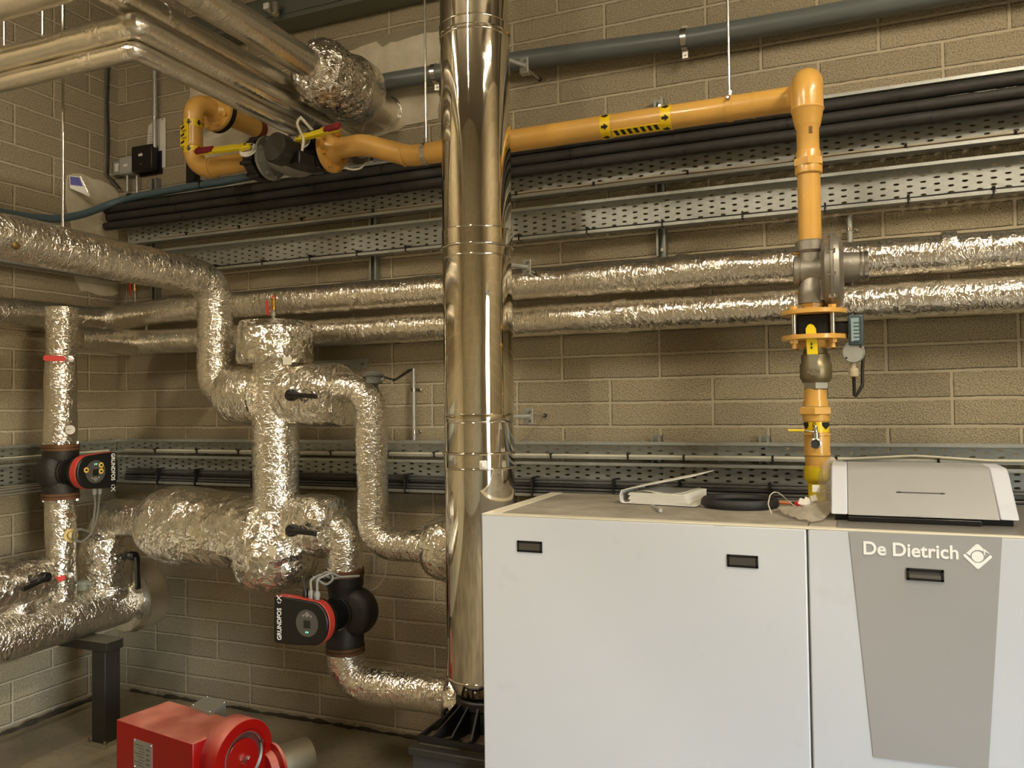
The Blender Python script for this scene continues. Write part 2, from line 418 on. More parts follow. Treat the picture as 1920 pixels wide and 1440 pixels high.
mb = MB().prism(jag([(p.x, p.z) for p in [at(a, b, y=0) for a, b in [(620, 92), (700, 72), (833, 38), (833, 64), (760, 76), (690, 92), (640, 112)]]], .006), (0, .001, 0), X, Z, -Y, .004)
one('mortar_band', mb, mortar, 'grey smeared mortar band along the top of the large cream patch', 'mortar', sm=False)
# rubble strip where back wall meets floor, its dark colour also painting the gap's shadow
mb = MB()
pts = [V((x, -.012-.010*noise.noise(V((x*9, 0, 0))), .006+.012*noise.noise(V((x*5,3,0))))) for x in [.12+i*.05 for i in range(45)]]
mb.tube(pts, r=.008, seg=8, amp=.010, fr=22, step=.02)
one('rubble_gap_shade', mb, mat('debris_gap_shade', '3a3326', .95, 0, (80, .004), .3), 'dark strip of crumbled mortar and painted gap shadow along foot of the back wall', 'debris')
mb = MB().tube([V((.03, -.1-i*.06, .012)) for i in range(14)], r=.009, seg=8, amp=.010, fr=22, step=.02)  # left wall strip: rubble with the gap's shade put into its colour
one('rubble_gap_shade', mb, MT['debris_gap_shade'], 'dark strip of crumbled mortar and painted gap shadow along foot of the left wall', 'debris')

# ================================================================== CABLE TRAYS
def slotted(mb, P, u, v, L, H, pitch=.0475, rp=.0251, sw=.0225, sh=.0085, edge=.008, shift=0.):
    """perforated sheet: real slots, alternate columns staggered"""
    P, u, v = V(P), V(u), V(v); nc = max(1, int(round(L/pitch))); pw = L/nc
    def q(a, b): return P+u*a+v*b
    def quad(a0, a1, b0, b1):
        if b1-b0 < 1e-4: return
        b = len(mb.v); mb.v += [q(a0, b0), q(a1, b0), q(a1, b1), q(a0, b1)]; mb.face((b, b+1, b+2, b+3))
    for c in range(nc):
        a0, a1 = c*pw, (c+1)*pw; ac = (a0+a1)/2; off = (rp/2 if c % 2 else 0)+edge+shift; z = off
        if z+rp > H: quad(a0, a1, 0, H); continue
        quad(a0, a1, 0, off)
        while z+rp <= H+1e-6:
            zc = z+rp/2; w, h = sw/2, sh/2; k = w-h
            sl = [(-w, 0), (-k-h*.3, -h*.8), (-k+h, -h), (k-h, -h), (k+h*.3, -h*.8), (w, 0), (k+h*.3, h*.8), (k-h, h), (-k+h, h), (-k-h*.3, h*.8)]
            b = len(mb.v)
            mb.v += [q(ac+x, zc+y) for x, y in sl]
            r = len(mb.v); mb.v += [q(a0, z), q(a1, z), q(a1, z+rp), q(a0, z+rp), q(a0, zc), q(a1, zc)]
            mb.face((r, b+2, b+1, b, r+4)); mb.face((r, r+1, b+3, b+2)); mb.face((r+1, r+5, b+5, b+4, b+3))
            mb.face((r+5, r+2, b+7, b+6, b+5)); mb.face((r+2, r+3, b+8, b+7)); mb.face((r+3, r+4, b, b+9, b+8))
            z += rp
        quad(a0, a1, z, H)
    return mb
def tray(P, u, n, L, z0, z1, lip, label, m, group='galvanised cable trays on the walls', rim=.013, shift=0., **k):
    P, u, n = V(P), V(u), V(n); t = thing('cable_tray', label, 'cable tray', (P.x, P.y, z0), group)
    P = V((P.x, P.y, z0)); H = z1-z0
    obj('tray_base', slotted(MB(), P, u, Z, L, H, shift=shift), m, t, sm=False, solid=.0014)
    for zz, nm in ((0, 'flange'), (H, 'flange')):
        mb = MB(); sgn = 1 if zz == 0 else -1
        a = P+Z*zz; b = len(mb.v)
        mb.prism([(0, 0), (lip, 0), (lip, sgn*rim), (lip-.0016, sgn*rim), (lip-.0016, sgn*.0016), (0, sgn*.0016)], a, n, Z, u, L)
        obj(nm, mb, m, t, sm=False)
    return t
# upper pair on the back wall: heights hold all along the wall
tray((.14, -.052, 0), X, -Y, 6.4, 2.597, 2.862, .05, 'upper perforated cable tray on back wall with three black lagged pipes', GALV)
tray((.06, -.052, 0), X, -Y, 6.5, 2.402, 2.548, .05, 'second perforated cable tray on back wall, directly above the foil pipes', GALV)
tray((.06, -.052, 0), X, -Y, 6.5, 1.398, 1.474, .045, 'narrow perforated tray on back wall just above the boiler height', GALV, shift=.004)
tray((.06, -.052, 0), X, -Y, 6.5, 1.226, 1.383, .055, 'lowest perforated tray on back wall, carrying grey cables behind the boiler', GALV)
tray((.052, -.06, 0), -Y, X, 3.0, 2.395, 2.54, .05, 'perforated tray on left wall half hidden above the thick foil pipe', GALVD)
tray((.052, -.06, 0), -Y, X, 3.0, 1.392, 1.468, .045, 'narrow perforated tray on left wall behind the pump', GALVD)
tray((.052, -.06, 0), -Y, X, 3.0, 1.22, 1.375, .055, 'lowest perforated tray on left wall behind the left pump', GALVD)
# wall struts behind the trays
def strut(x, z0, z1, label, w=.041, d=.041, m=GALVD, y0=-.001):
    mb = MB(); mb.prism([(-w/2, 0), (w/2, 0), (w/2, d), (w/2-.010, d), (w/2-.010, d-.002), (w/2-.0025, d-.002), (w/2-.0025, .0025), (-w/2+.0025, .0025), (-w/2+.0025, d-.002), (-w/2+.010, d-.002), (-w/2+.010, d), (-w/2, d)],
                        (x, y0, z0), X, -Y, Z, z1-z0)
    t = thing('wall_strut', label, 'metal strut', (x, y0, z0), 'slotted steel struts holding the trays')
    obj('channel', mb, m, t, sm=False)
    for zz in (z0+.03, z1-.03): obj('bolt', MB().lathe((x, y0-.0025, zz), -Y, [(0, .011), (.004, .011), (.004, .008), (.014, .008)], 6), CHR, t, sm=False)
    return t
xs = at(703, 500, y=-.02).x; strut(xs, 2.285, 2.94, 'steel strut on back wall left of the flue, behind the upper trays')
xs = at(1241, 460, y=-.02).x; strut(xs, 2.285, 2.985, 'steel strut on back wall right of the flue, tip showing above the gas pipe')
xs = at(293, 545, y=-.02).x; strut(xs, 2.275, 2.985, 'steel strut on back wall near the corner, below the black box')
strut(at(1232, 870, y=-.02).x, 1.2, 1.5, 'short steel strut behind the lower trays above the white boiler')
strut(at(1434, 870, y=-.02).x, 1.2, 1.5, 'short steel strut behind the lower trays beside the gas pipe foot')
strut(at(500, 870, y=-.02).x, 1.2, 1.46, 'short steel strut behind the lower trays by the big foil column')
xs = at(361, 335, y=-.03).x
one('black_channel', MB().bx(xs-.028, xs+.028, -.05, -.001, 2.86, 3.04), BLK, 'short black upright channel under the yellow gas bend', 'bracket')

# black lagged pipes along the upper tray
for i, (zc, nm) in enumerate(((2.806, 'uppermost'), (2.757, 'middle'), (2.709, 'lowest'))):
    t = thing('lagged_pipe', nm+' of the three black lagged pipes on the upper tray', 'lagged pipe', (.03, -.13, zc-.024), 'black lagged pipes along the upper tray')
    x0 = .05+.02*(i == 1)
    obj('lagging', MB().tube([(x0, -.128, zc), (6.6, -.128, zc)], r=.0235, seg=16, step=.12, amp=.0015, fr=5), LAG, t)
    for j in range(13):
        xb = .55+.46*j+.05*i
        obj('band', MB().lathe((xb, -.128, zc), X, [(-.005, .0235), (-.005, .0250), (.005, .0250), (.005, .0235)], 16), BKCAB, t)
    obj('pipe_end', MB().lathe((x0-.016, -.128, zc), X, [(0, .008), (0, .017), (.02, .021)], 14), PATCH, t)
# cables
def cable(pts, r, m, label, group, seg=10, rad=.05):
    return one('cable', MB().tube(fil(pts, rad) if len(pts) > 2 and rad else pts, r=r, seg=seg, step=.06), m, label, 'cable', group)
def wav(x0, x1, y, z, a, sd, n=46): return [(x0+(x1-x0)*i/n, y+a*.4*noise.noise(V((i*.35, sd, 0))), z+a*noise.noise(V((i*.3, sd, 4)))) for i in range(n+1)]
for i in range(3): cable(wav(.62-.1*i, 6.4, -.066-.006*i, 2.6125+.006*i, .006, i), .0052, BEIGE, 'beige cable tied along the bottom lip of the upper tray', 'beige cables in the upper tray', rad=0)
for i in range(3): cable(wav(.35, 6.4, -.07-.008*i, 2.411+.005*i, .005, 10+i), .003, BKCAB, 'thin black cable tied along the bottom lip of the second tray', 'thin black cables in the second tray', rad=0)
cable(wav(.16, 4.25, -.088, 1.409, .0006, 20)+[(6.5, -.09, 1.41)], .0092, WHCAB, 'thick cream cable lying along the narrow lower tray of back wall', 'cream cables in the narrow tray', rad=0)
cable([(4.0, -.104, 1.412), (4.25, -.1, 1.428), (4.5, -.1, 1.412), (5.2, -.1, 1.41)], .005, WHCAB, 'thin cream cable sagging over the tray above the boiler controls', 'cream cables in the narrow tray', rad=.2)
cable([(.085, -.14, 1.407), (.085, -.6, 1.402), (.09, -2.6, 1.395)], .0092, WHCAB, 'thick cream cable lying along the narrow lower tray of left wall', 'cream cables in the narrow tray', rad=.2)
for i in range(6):
    zc = 1.300-.0135*i; r = (.0052, .0045, .006, .0068, .0068, .0055)[i]
    cable(wav(.16, 6.4, -.075-.004*i, zc, .0025, 30+i), r, (DKCAB, BKCAB)[i == 2], 'dark grey cable in the bundle along the lowest tray behind the boiler', 'grey cables in the lowest back tray', rad=0)
for i in range(4):
    zc = 1.262-.013*i
    cable([(.10+.004*i, -.12, zc+.006)] + [(.10+.006*i+.006*noise.noise(V((j, i, 0))), -.15-.13*j, zc+.01*noise.noise(V((j*.4, i, 7)))) for j in range(18)], .0062, mat('mid_grey_cable', '7c766a', .45), 'grey cable in the bundle along the lowest left tray', 'grey cables in the lowest left tray', rad=0)
def tie(c, h, d, m=BKCAB, tail=True):
    mb = MB().bx(c[0]-.0035, c[0]+.0035, c[1]-d, c[1], c[2]-h/2, c[2]+h/2)
    if tail: mb.box((c[0]+.002, c[1]-d-.006, c[2]+h*.3), (.006, .016, .006)).tube([(c[0], c[1]-d, c[2]+h*.3), (c[0]+.006, c[1]-d-.012, c[2]-h*.4)], r=.0015, seg=5)
    return one('cable_tie', mb, m, 'black cable tie', 'cable tie', None, sm=False)
def ties(xs, y, z, h, d, lab, grp):
    for x in xs:
        o = tie((x, y, z), h, d); o['label'] = lab; o['group'] = grp
ties([.62+.40*i+.03*math.sin(i*5) for i in range(11)], -.062, 2.618, .030, .028, 'black cable tie round the beige cables on the upper tray', 'ties on the beige cables')
ties([.5+.31*i+.04*math.sin(i*7) for i in range(14)], -.064, 2.416, .030, .040, 'black cable tie on the thin black cables of the second tray', 'ties on the second tray cables')
ties([.4+.3*i+.03*math.sin(i*3) for i in range(14)], -.075, 1.409, .026, .026, 'black cable tie round the cream cable in the narrow tray', 'ties on the cream cable')
ties([.4+.33*i+.03*math.sin(i*3+2) for i in range(13)], -.062, 1.266, .094, .052, 'black cable tie round the grey cables in the lowest tray', 'ties on the grey cables')

# blue-grey hose that sags from the left wall up onto the upper tray
hose = [at(0, 398, x=.07), at(60, 408, x=.07), at(112, 411, x=.075), at(160, 401, x=.08)] + [at(215, 379, y=-.12), at(262, 367, y=-.105), at(340, 353, y=-.105), at(420, 340, y=-.105), at(500, 325, y=-.105), at(570, 314, y=-.105)]
hose = [hose[0]+V((0, -.8, .05))] + hose
one('conduit_hose', MB().tube(fil(hose, .5, 6), r=.021, seg=16, step=.05), BLUEC, 'blue-grey flexible hose sagging off left wall onto the upper tray', 'hose')
for px, py in ((245, 370), (378, 346)):
    p = at(px, py, y=-.105)
    one('cable_tie', MB().lathe(p, X, [(-.004, .021), (-.004, .024), (.004, .024), (.004, .021)], 16).box((p.x+.002, p.y-.024, p.z+.01), (.01, .01, .01)).tube([p+V((0, -.024, .01)), p+V((.008, -.028, .03))], r=.002, seg=5), BKCAB,
        'black tie round the blue-grey hose, '+('nearer the corner' if px < 300 else 'under the yellow gas bend'), 'cable tie', 'ties on the hose')

# ================================================================== WALL ITEMS IN THE CORNER
def steel_conduit(name, px, p0, p1, y, r, label, grp=None, clips=(), m=GALV):
    a, b = at(px, p0, y=y), at(px, p1, y=y); b.x = a.x
    t = thing(name, label, 'conduit', (a.x, y, min(a.z, b.z)), grp)
    obj('tube', MB().cyl(a, b, r, 16), m, t)
    for cy in clips:
        c = at(px, cy, y=y); c.x = a.x
        mb = MB().lathe(c, Z, [(-.007, r), (-.007, r+.0025), (.007, r+.0025), (.007, r)], 18).bx(c.x-r-.022, c.x+r+.022, -.004, -.001, c.z-.008, c.z+.008)
        mb.lathe((c.x+r+.013, -.002, c.z), -Y, [(0, .005), (.006, .005), (.008, .002)], 8)
        obj('clip', mb, CHR, t)
    return t
steel_conduit('steel_conduit', 290, 60, 277, -.04, .0125, 'tall steel conduit running down into the black box near the corner', None, (222,))
steel_conduit('steel_conduit', 239, 329, 366, -.035, .008, 'short steel conduit under the small grey boxes, the left one', 'short conduits under the grey boxes')
steel_conduit('steel_conduit', 257, 329, 366, -.035, .008, 'short steel conduit under the small grey boxes, the right one', 'short conduits under the grey boxes')
steel_conduit('steel_conduit', 1593, 404, 545, -.03, .011, 'steel conduit on back wall behind the gas regulator', None, (430,))
steel_conduit('steel_conduit', 775, 691, 826, -.035, .0105, 'steel conduit on brick wall left of the flue, cable looping out of its top', None, (731, 810))
def pbox(c0, c1, d, m, edge=.004):
    a, b = at(*c0, y=-.004), at(*c1, y=-.004); return (a.x, b.x, a.z, b.z)
x0, x1, z1, z0 = pbox((262, 281), (300, 325), .05, BLK)
t = thing('junction_box', 'black square wall box with a small white label, near the corner', 'electrical box', (x0, -.01, z0))
obj('box_body', MB().bx(x0, x1, -.065, -.012, z0+.01, z1), BLK, t, bev=.006)
obj('back_plate', MB().bx(x0+.01, x1+.02, -.012, -.004, z0-.004, z1-.03), BLK, t)
obj('label', MB().bx((x0+x1)/2-.022, (x0+x1)/2+.008, -.0665, -.065, (z0+z1)/2+.016, (z0+z1)/2+.03), WPL, t, label='small white label')
for dz in (.035, -.03): obj('screw', MB().lathe(((x0+x1)/2-.005, -.065, (z0+z1)/2+dz), -Y, [(0, .004), (.002, .003)], 8), CHR, t)
x0, x1, z1, z0 = pbox((237, 300), (262, 329), .05, GPLA)
t = thing('junction_box', 'light grey square wall box between the black box and a smaller box', 'electrical box', (x0, -.01, z0))
obj('box_body', MB().bx(x0, x1, -.055, -.002, z0, z1), GPLA, t, bev=.004); obj('cover', MB().bx(x0+.006, x1-.006, -.059, -.055, z0+.006, z1-.006), mat('pale_grey_cover', '9d9c94', .4), t, bev=.002)
obj('label', MB().bx((x0+x1)/2-.016, (x0+x1)/2+.016, -.0602, -.059, (z0+z1)/2-.008, (z0+z1)/2+.007), WPL, t)
x0, x1, z1, z0 = pbox((221, 306), (236, 330), .05, GPLA); x0 = max(x0, .012)
t = thing('junction_box', 'small grey wall box with two white stickers, tight in the corner', 'electrical box', (x0, -.01, z0))
obj('box_body', MB().bx(x0, x1, -.045, -.002, z0, z1), GPLA, t, bev=.003)
obj('label', MB().bx(x0+.012, x1-.008, -.0462, -.045, z1-.03, z1-.018), WPL, t); obj('label', MB().bx(x0+.016, x1-.012, -.0462, -.045, z0+.02, z0+.055), PAPER, t)
# papers tucked behind the conduit
a, b = at(279, 236, y=-.01), at(302, 282, y=-.01)
one('paper_sheet', MB().prism([(0, .0), (.055, .03), (.135, .03), (.135, -.26), (-.02, -.26)], (a.x-.008, -.006, a.z), X, Z, -Y, .0015), PAPER, 'white paper notice tucked behind the tall conduit', 'paper', None, sm=False)
mb = MB()
for i in range(7): mb.bx(a.x+.004, a.x+.03-.004*(i % 3), -.0079, -.0075, a.z-.05-.016*i, a.z-.046-.016*i)
bpy.data.objects['paper_sheet']['label'] = 'white printed paper notice tucked behind the tall conduit near the corner'
obj('printed_lines', mb, mat('faint_print', '8a8478', .7), bpy.data.objects['paper_sheet'], sm=False)
# perforated strap on left wall near corner
p0, p1 = at(202, 90, x=.012), at(211, 330, x=.012)
mb = MB(); 
P = [[V((.006+.004*math.sin(k*.9), y, z)) for y in (p0.y-.017+ (0), p0.y+.017)] for k, z in enumerate([p0.z-(p0.z-p1.z)*i/12 for i in range(13)])]
P += [[V((.012+.012*i, y+.01*i, p1.z-.02*i)) for y in (p0.y-.017, p0.y+.017)] for i in range(1, 5)]
mb.sheet(P, len(P), 2)
one('metal_strap', mb, mat('dull_strap', '5f5d50', .5, .5, (40, .001), .2), 'dull perforated metal strap hanging down the left wall by the corner', 'strap', None, solid=.002)
for i in range(9):
    mb = MB().lathe((.009+.004*math.sin(i*1.1), p0.y, p0.z-.03-.07*i), X, [(0, .0035), (.0012, .0035)], 8)
    obj('hole', mb, BINK, bpy.data.objects['metal_strap'])
# little folded sign on the left wall patch
a, b, c_ = at(125, 330, x=.01), at(140, 327, x=.01), at(156, 362, x=.01)
t = thing('wall_tag', 'small folded blue and white tag sticking out of left wall patch', 'tag', tuple(a))
q = [V((.008, a.y, a.z)), V((.07, a.y-.02, a.z-.01)), V((.075, c_.y-.04, c_.z+.01)), V((.008, a.y+.02, a.z-.085))]
obj('tag_face', MB().prism([(0, 0), (.055, .0), (.10, -.105), (.004, -.07)], (.03, a.y-.0, a.z), Y*-.0+V((.55, .83, 0)).normalized(), Z, V((.83, -.55, 0)).normalized(), .002), WPL, t, sm=False)
obj('blue_panel', MB().prism([(.004, -.004), (.05, -.004), (.068, -.052), (.006, -.052)], V((.03, a.y, a.z))+V((.83, -.55, 0)).normalized()*.002, V((.55, .83, 0)).normalized(), Z, V((.83, -.55, 0)).normalized(), .001), mat('blue_print', '2b2f8f', .4), t, sm=False)
obj('edge_strip', MB().prism([(.05, .002), (.056, .002), (.108, -.108), (.100, -.106)], V((.03, a.y, a.z))+V((.83, -.55, 0)).normalized()*.002, V((.55, .83, 0)).normalized(), Z, V((.83, -.55, 0)).normalized(), .008), CHR, t, sm=False)

# ================================================================== GREY PLASTIC PIPE AND TRUNKING HIGH ON THE WALL
t = thing('waste_pipe', 'dark grey plastic pipe running high along the back wall', 'plastic pipe', (.9, -.085, 3.17))
pz = [(.75, -.085, 3.268), (2.0, -.085, 3.262), (2.71, -.085, 3.240), (3.44, -.085, 3.197), (4.07, -.085, 3.190), (6.6, -.085, 3.172)]
obj('pipe', MB().tube(pz, r=.043, seg=24, step=.3), GPVC, t)
for px, py in ((365, 228), (817, 147), (1283, 60)):
    c = at(px, py, y=-.085); zc = 3.268 if c.x < 1.2 else (3.258 if c.x < 2.4 else 3.200); c.z = zc
    mb = MB().lathe(c, X, [(-.012, .043), (-.012, .0465), (.012, .0465), (.012, .043)], 24)
    mb.bx(c.x-.012, c.x+.012, -.075, -.062, zc-.078, zc-.04).bx(c.x-.012, c.x+.012, -.075, -.07, zc+.04, zc+.062).lathe((c.x, -.075, zc-.062), -Y, [(0, .006), (.006, .006)], 6)
    obj('pipe_clip', mb, CHR, t)
a, b = at(500, 27, y=-.1), at(700, 2, y=-.1)
t = thing('cable_trunking', 'grey steel trunking high on back wall above the foil pipes', 'trunking', (.6, -.1, 3.68))
obj('trunking_body', MB().bx(.6, 6.6, -.15, -.002, 3.665, 3.80), mat('trunking_grey', '6d7268', .4, .5), t, bev=.003)
obj('trunking_lid', MB().bx(.6, 6.6, -.158, -.15, 3.69, 3.79), MT['trunking_grey'], t, bev=.002)
c = at(517, 4, y=-.19)
t = thing('cable_gland', 'bright metal gland fitting hanging below the grey trunking', 'gland', tuple(c))
obj('gland_body', MB().lathe((c.x, -.195, 3.70), -Z, [(-.03, .018), (-.03, .028), (0, .028), (0, .022), (.025, .022), (.03, .018)], 20), CHR, t)
obj('saddle', MB().bx(c.x-.06, c.x-.028, -.215, -.158, 3.705, 3.735), WPL, t)
# ================================================================== FOIL-LAGGED PIPES ALONG THE WALLS
def vent(c, h=.10, label='', hand=-1, s=1.):
    """little brass automatic vent with a red lever cock"""
    c = V(c); t = thing('air_vent', label, 'air vent', tuple(c), 'brass air vents with red levers')
    obj('valve_body', MB().lathe(c, Z, [(0, .008), (h*.28, .008), (h*.28, .012), (h*.42, .013), (h*.44, .009), (h*.55, .009)], 12), CAST, t)
    obj('brass_head', MB().lathe(c, Z, [(h*.5, .007), (h*.52, .012), (h*.62, .013), (h*.64, .011), (h*.9, .011), (h*.92, .014), (h*.98, .014), (h, .006)], 16), BRASS, t)
    obj('red_cap', MB().lathe(c, Z, [(h, .006), (h*1.06, .006), (h*1.08, .003)], 10), REDP, t)
    p = c+V((hand*.026, -.012, h*.34))
    obj('lever', MB().box(p+V((0, 0, h*.30)), (.011, .005, h*.5), Matrix.Rotation(math.radians(4*hand), 3, 'Y')).tube([c+Z*h*.34, p, p+Z*h*.2], r=.0028, seg=6), REDP, t, bev=.002)
    return t
RP = .071
zP1, zP2, yP = 2.184, 2.016, -.165
p1 = [(6.6, yP, zP1-.01), (.60, yP, zP1+.004), (.34, -.15, zP1-.004), (.105, -.135, 2.158), (.105, -.5, 2.150), (.105, -2.6, 2.105)]
t = thing('insulated_pipe', 'upper of the two long foil pipes along the back wall, turning onto left wall', 'insulated pipe', (3, yP, 2.1), 'foil pipes along the back wall')
obj('foil_lagging', MB().tube(fil(p1, [.3, .15, .12, .2]), r=.074, seg=32, step=.03, amp=.004, fr=6), FOILP, t)
for x in (1.72, 3.37, 4.35): obj('tape_joint', MB().tube([(x, yP, zP1), (x+.05, yP, zP1)], r=.0775, seg=32, amp=.004, fr=9, step=.01), FOILT, t)
p2 = [(6.6, yP, zP2), (.52, yP, zP2), (.36, -.19, zP2), (.40, -.62, zP2-.010)]
t = thing('insulated_pipe', 'lower of the two long foil pipes along the back wall, joining the left riser', 'insulated pipe', (3, yP, 1.94), 'foil pipes along the back wall')
obj('foil_lagging', MB().tube(fil(p2, [.1, .06]), r=.069, seg=32, step=.03, amp=.004, fr=6.5), FOILP, t)
for x in (2.05, 3.1, 4.2): obj('tape_joint', MB().tube([(x, yP, zP2), (x+.06, yP, zP2)], r=.0725, seg=32, amp=.004, fr=9, step=.01), FOILT, t)
c = at(279, 616, y=-.14); vent((c.x, -.155, zP2+.062), .155, 'brass air vent on the lower wall pipe near the corner')
c = at(256, 562, y=-.14); vent((c.x, -.15, 2.235), .15, 'brass air vent on the upper wall pipe, right in the corner')
# pipe supports: angle bracket behind the column
a = at(686, 672, y=-.02); b = at(560, 676, y=-.02)
t = thing('wall_bracket', 'grey steel angle bracket bolted to the brick behind the foil cap', 'bracket', (b.x, -.03, a.z-.03))
obj('angle', MB().bx(b.x-.15, a.x, -.007, -.001, a.z-.05, a.z-.002).bx(b.x-.15, a.x-.10, -.17, -.001, a.z-.032, a.z-.026), GALV, t)
for x in (a.x-.03, a.x-.11): obj('bolt', MB().lathe((x, -.007, a.z-.026), -Y, [(0, .009), (.006, .009), (.006, .005), (.02, .005)], 6), CHR, t, sm=False)
# three small brackets under the foil pipes on the strut gaps
c = at(968, 500, y=-.1)

# ------------------------------------------------------------------ overhead pipes
def big(name, label, pts, r, m, fillet=.08, **k):
    t = thing('insulated_pipe', label, 'insulated pipe', tuple(V(pts[0])-Z*r), 'overhead foil pipes')
    obj('foil_lagging', MB().tube(fil(pts, fillet) if len(pts) > 2 else pts, r=r, seg=36, step=.03, **k), m, t)
    return t
T1 = V((1.88, 0, 3.137)); T2 = V((1.678, 0, 3.108))
t1 = big('T1', 'right and highest of the fat overhead foil pipes, ending in the crumpled foil ball', [(T1.x, -5.9, 3.15), (T1.x, -.50, T1.z)], .064, FOILS, amp=.002)
t2 = big('T2', 'fat overhead foil pipe left of the highest one, entering the back wall', [(T2.x, -5.9, 3.10), (T2.x, -.42, T2.z)], .053, FOILS, amp=.002)
for y in (-1.26,): obj('tape_joint', MB().tube([(T2.x, y-.03, T2.z-.002), (T2.x, y+.03, T2.z-.002)], r=.0555, seg=32, amp=.003, fr=12, step=.01), FOILT, t2)
u1 = big('U1', 'overhead foil pipe with a square corner, upper of the stacked pair', [(.0, -1.44, 3.0), (1.725, -1.44, 3.0), (1.725, -.002, 2.995)], .046, FOILS, .012, amp=.003)
u2 = big('U2', 'thinner overhead foil pipe with a square corner, lower of the stacked pair', [(.0, -1.425, 2.922), (1.70, -1.425, 2.922), (1.70, -.002, 2.918)], .034, FOILS, .012, amp=.003)
for (pp, px, r, z, y) in ((u1, 190, .048, 3.0, -1.44), (u2, 45, .0355, 2.922, -1.425), (u2, 170, .0355, 2.922, -1.425)):
    c = at(px, 80, y=y); obj('tape_joint', MB().tube([(c.x-.02, y, z), (c.x+.03, y, z)], r=r, seg=30, amp=.003, fr=15, step=.01), FOILT, pp)
big('U0', 'short stretch of foil pipe at the very top left of the picture', [(.0, -1.62, 3.082), (1.80, -1.62, 3.082), (1.80, -1.62, 4.1)], .05, FOILS, .1, amp=.003)
# crumpled foil ball over the valve on T1 and stub into the wall
t = thing('wrapped_valve', 'big crumpled foil ball round the valve on the highest overhead pipe', 'wrapped valve', (T1.x, -.4, 3.0))
c0, c1 = V((T1.x, -.66, T1.z)), V((T1.x, -.235, T1.z-.005))
obj('foil_ball', MB().tube([c0, c1], prof=[(0, .068), (.01, .10), (.05, .135), (.13, .150), (.27, .152), (.34, .145), (.40, .12), (.425, .085)], seg=64, step=.007, amp=.016, fr=9, crump=.012), FOILK, t)
obj('smooth_collar', MB().tube([(T1.x+.004, -.39, T1.z), (T1.x+.004, -.235, T1.z)], prof=[(0, .150), (.02, .157), (.10, .157), (.14, .135), (.155, .08)], seg=48, step=.02, amp=.004), FOILT, t)
obj('pipe_stub', MB().tube([(T1.x, -.30, T1.z), (T1.x, -.004, T1.z-.002)], r=.077, seg=36, amp=.003, step=.03), FOILS, t)
obj('wall_collar', MB().tube([(T1.x, -.016, T1.z-.002), (T1.x, -.001, T1.z-.002)], prof=[(0, .077), (.004, .086), (.015, .088)], seg=36, amp=.003), FOILT, t)
t = thing('wrapped_valve', 'smaller sagging foil wrap under the big ball, on the second overhead pipe', 'wrapped valve', (T2.x, -.3, 2.95))
obj('foil_ball', MB().tube([(T2.x, -.50, T2.z-.012), (T2.x+.01, -.16, T2.z-.030)], prof=[(0, .05), (.012, .078), (.08, .095), (.2, .100), (.29, .088), (.34, .06)], seg=56, step=.007, amp=.018, fr=10, crump=.010), FOILK, t)
obj('pipe_stub', MB().tube([(T2.x, -.22, T2.z-.01), (T2.x, -.004, T2.z-.01)], r=.062, seg=32, amp=.003, step=.03), FOILS, t)
obj('wall_collar', MB().tube([(T2.x, -.015, T2.z-.01), (T2.x, -.001, T2.z-.01)], prof=[(0, .063), (.004, .07), (.014, .071)], seg=36, amp=.003), FOILT, t)
# threaded hanger rods
def rod(px, py, y=None, x=None, ztop=RZ, zb=None, r=.005, label=''):
    p = at(px, py, y=y) if y is not None else at(px, py, x=x)
    return one('hanger_rod', MB().cyl((p.x, p.y, zb if zb else p.z), (p.x, p.y, ztop), r, 10), CHR, label, 'hanger rod', 'threaded hanger rods')
ry = at(118, 410, x=1.16)
rod(118, 410, x=1.16, zb=2.275+.06, label='long hanger rod dropping to the thick foil pipe on the left', r=.0055)
rod(80, 60, y=-1.44, zb=3.02, label='short hanger rod over the cornered foil pipe, second from left edge')
rod(8, 85, y=-1.44, zb=3.02, label='short hanger rod over the cornered foil pipe, nearest the left edge')
rod(118, 55, y=-1.47, zb=3.02, label='short hanger rod over the cornered foil pipe, farthest from the left edge')

# ------------------------------------------------------------------ thick pipe from the left with its drop
yH = -.5
xc = at(517, 800, y=yH).x; zb = at(508, 1030, y=yH).z
xq = 1.206; zq = 2.262; zv = at(430, 742, y=yH).z
t = thing('insulated_pipe', 'thick foil pipe from the left edge, bending down to the wrapped flange', 'insulated pipe', (xq, yH, 1.6), 'thick foil pipework around the header')
obj('foil_lagging', MB().tube(fil([(xq-.01, -3.2, zq+.035), (xq, yH, zq), (xq, yH, zv+.005), (1.42, yH, zv)], [.13, .12], 10), r=.084, seg=40, step=.02, amp=.006, fr=6, crump=.0015), FOILM, t)
c = at(30, 460, x=xq+.07)
obj('sensor_hole', MB().lathe((c.x-.002, c.y, c.z), X, [(0, .016), (.006, .014), (.010, .006)], 12), mat('dirty_brass', '6d5a2c', .4, .6), t)
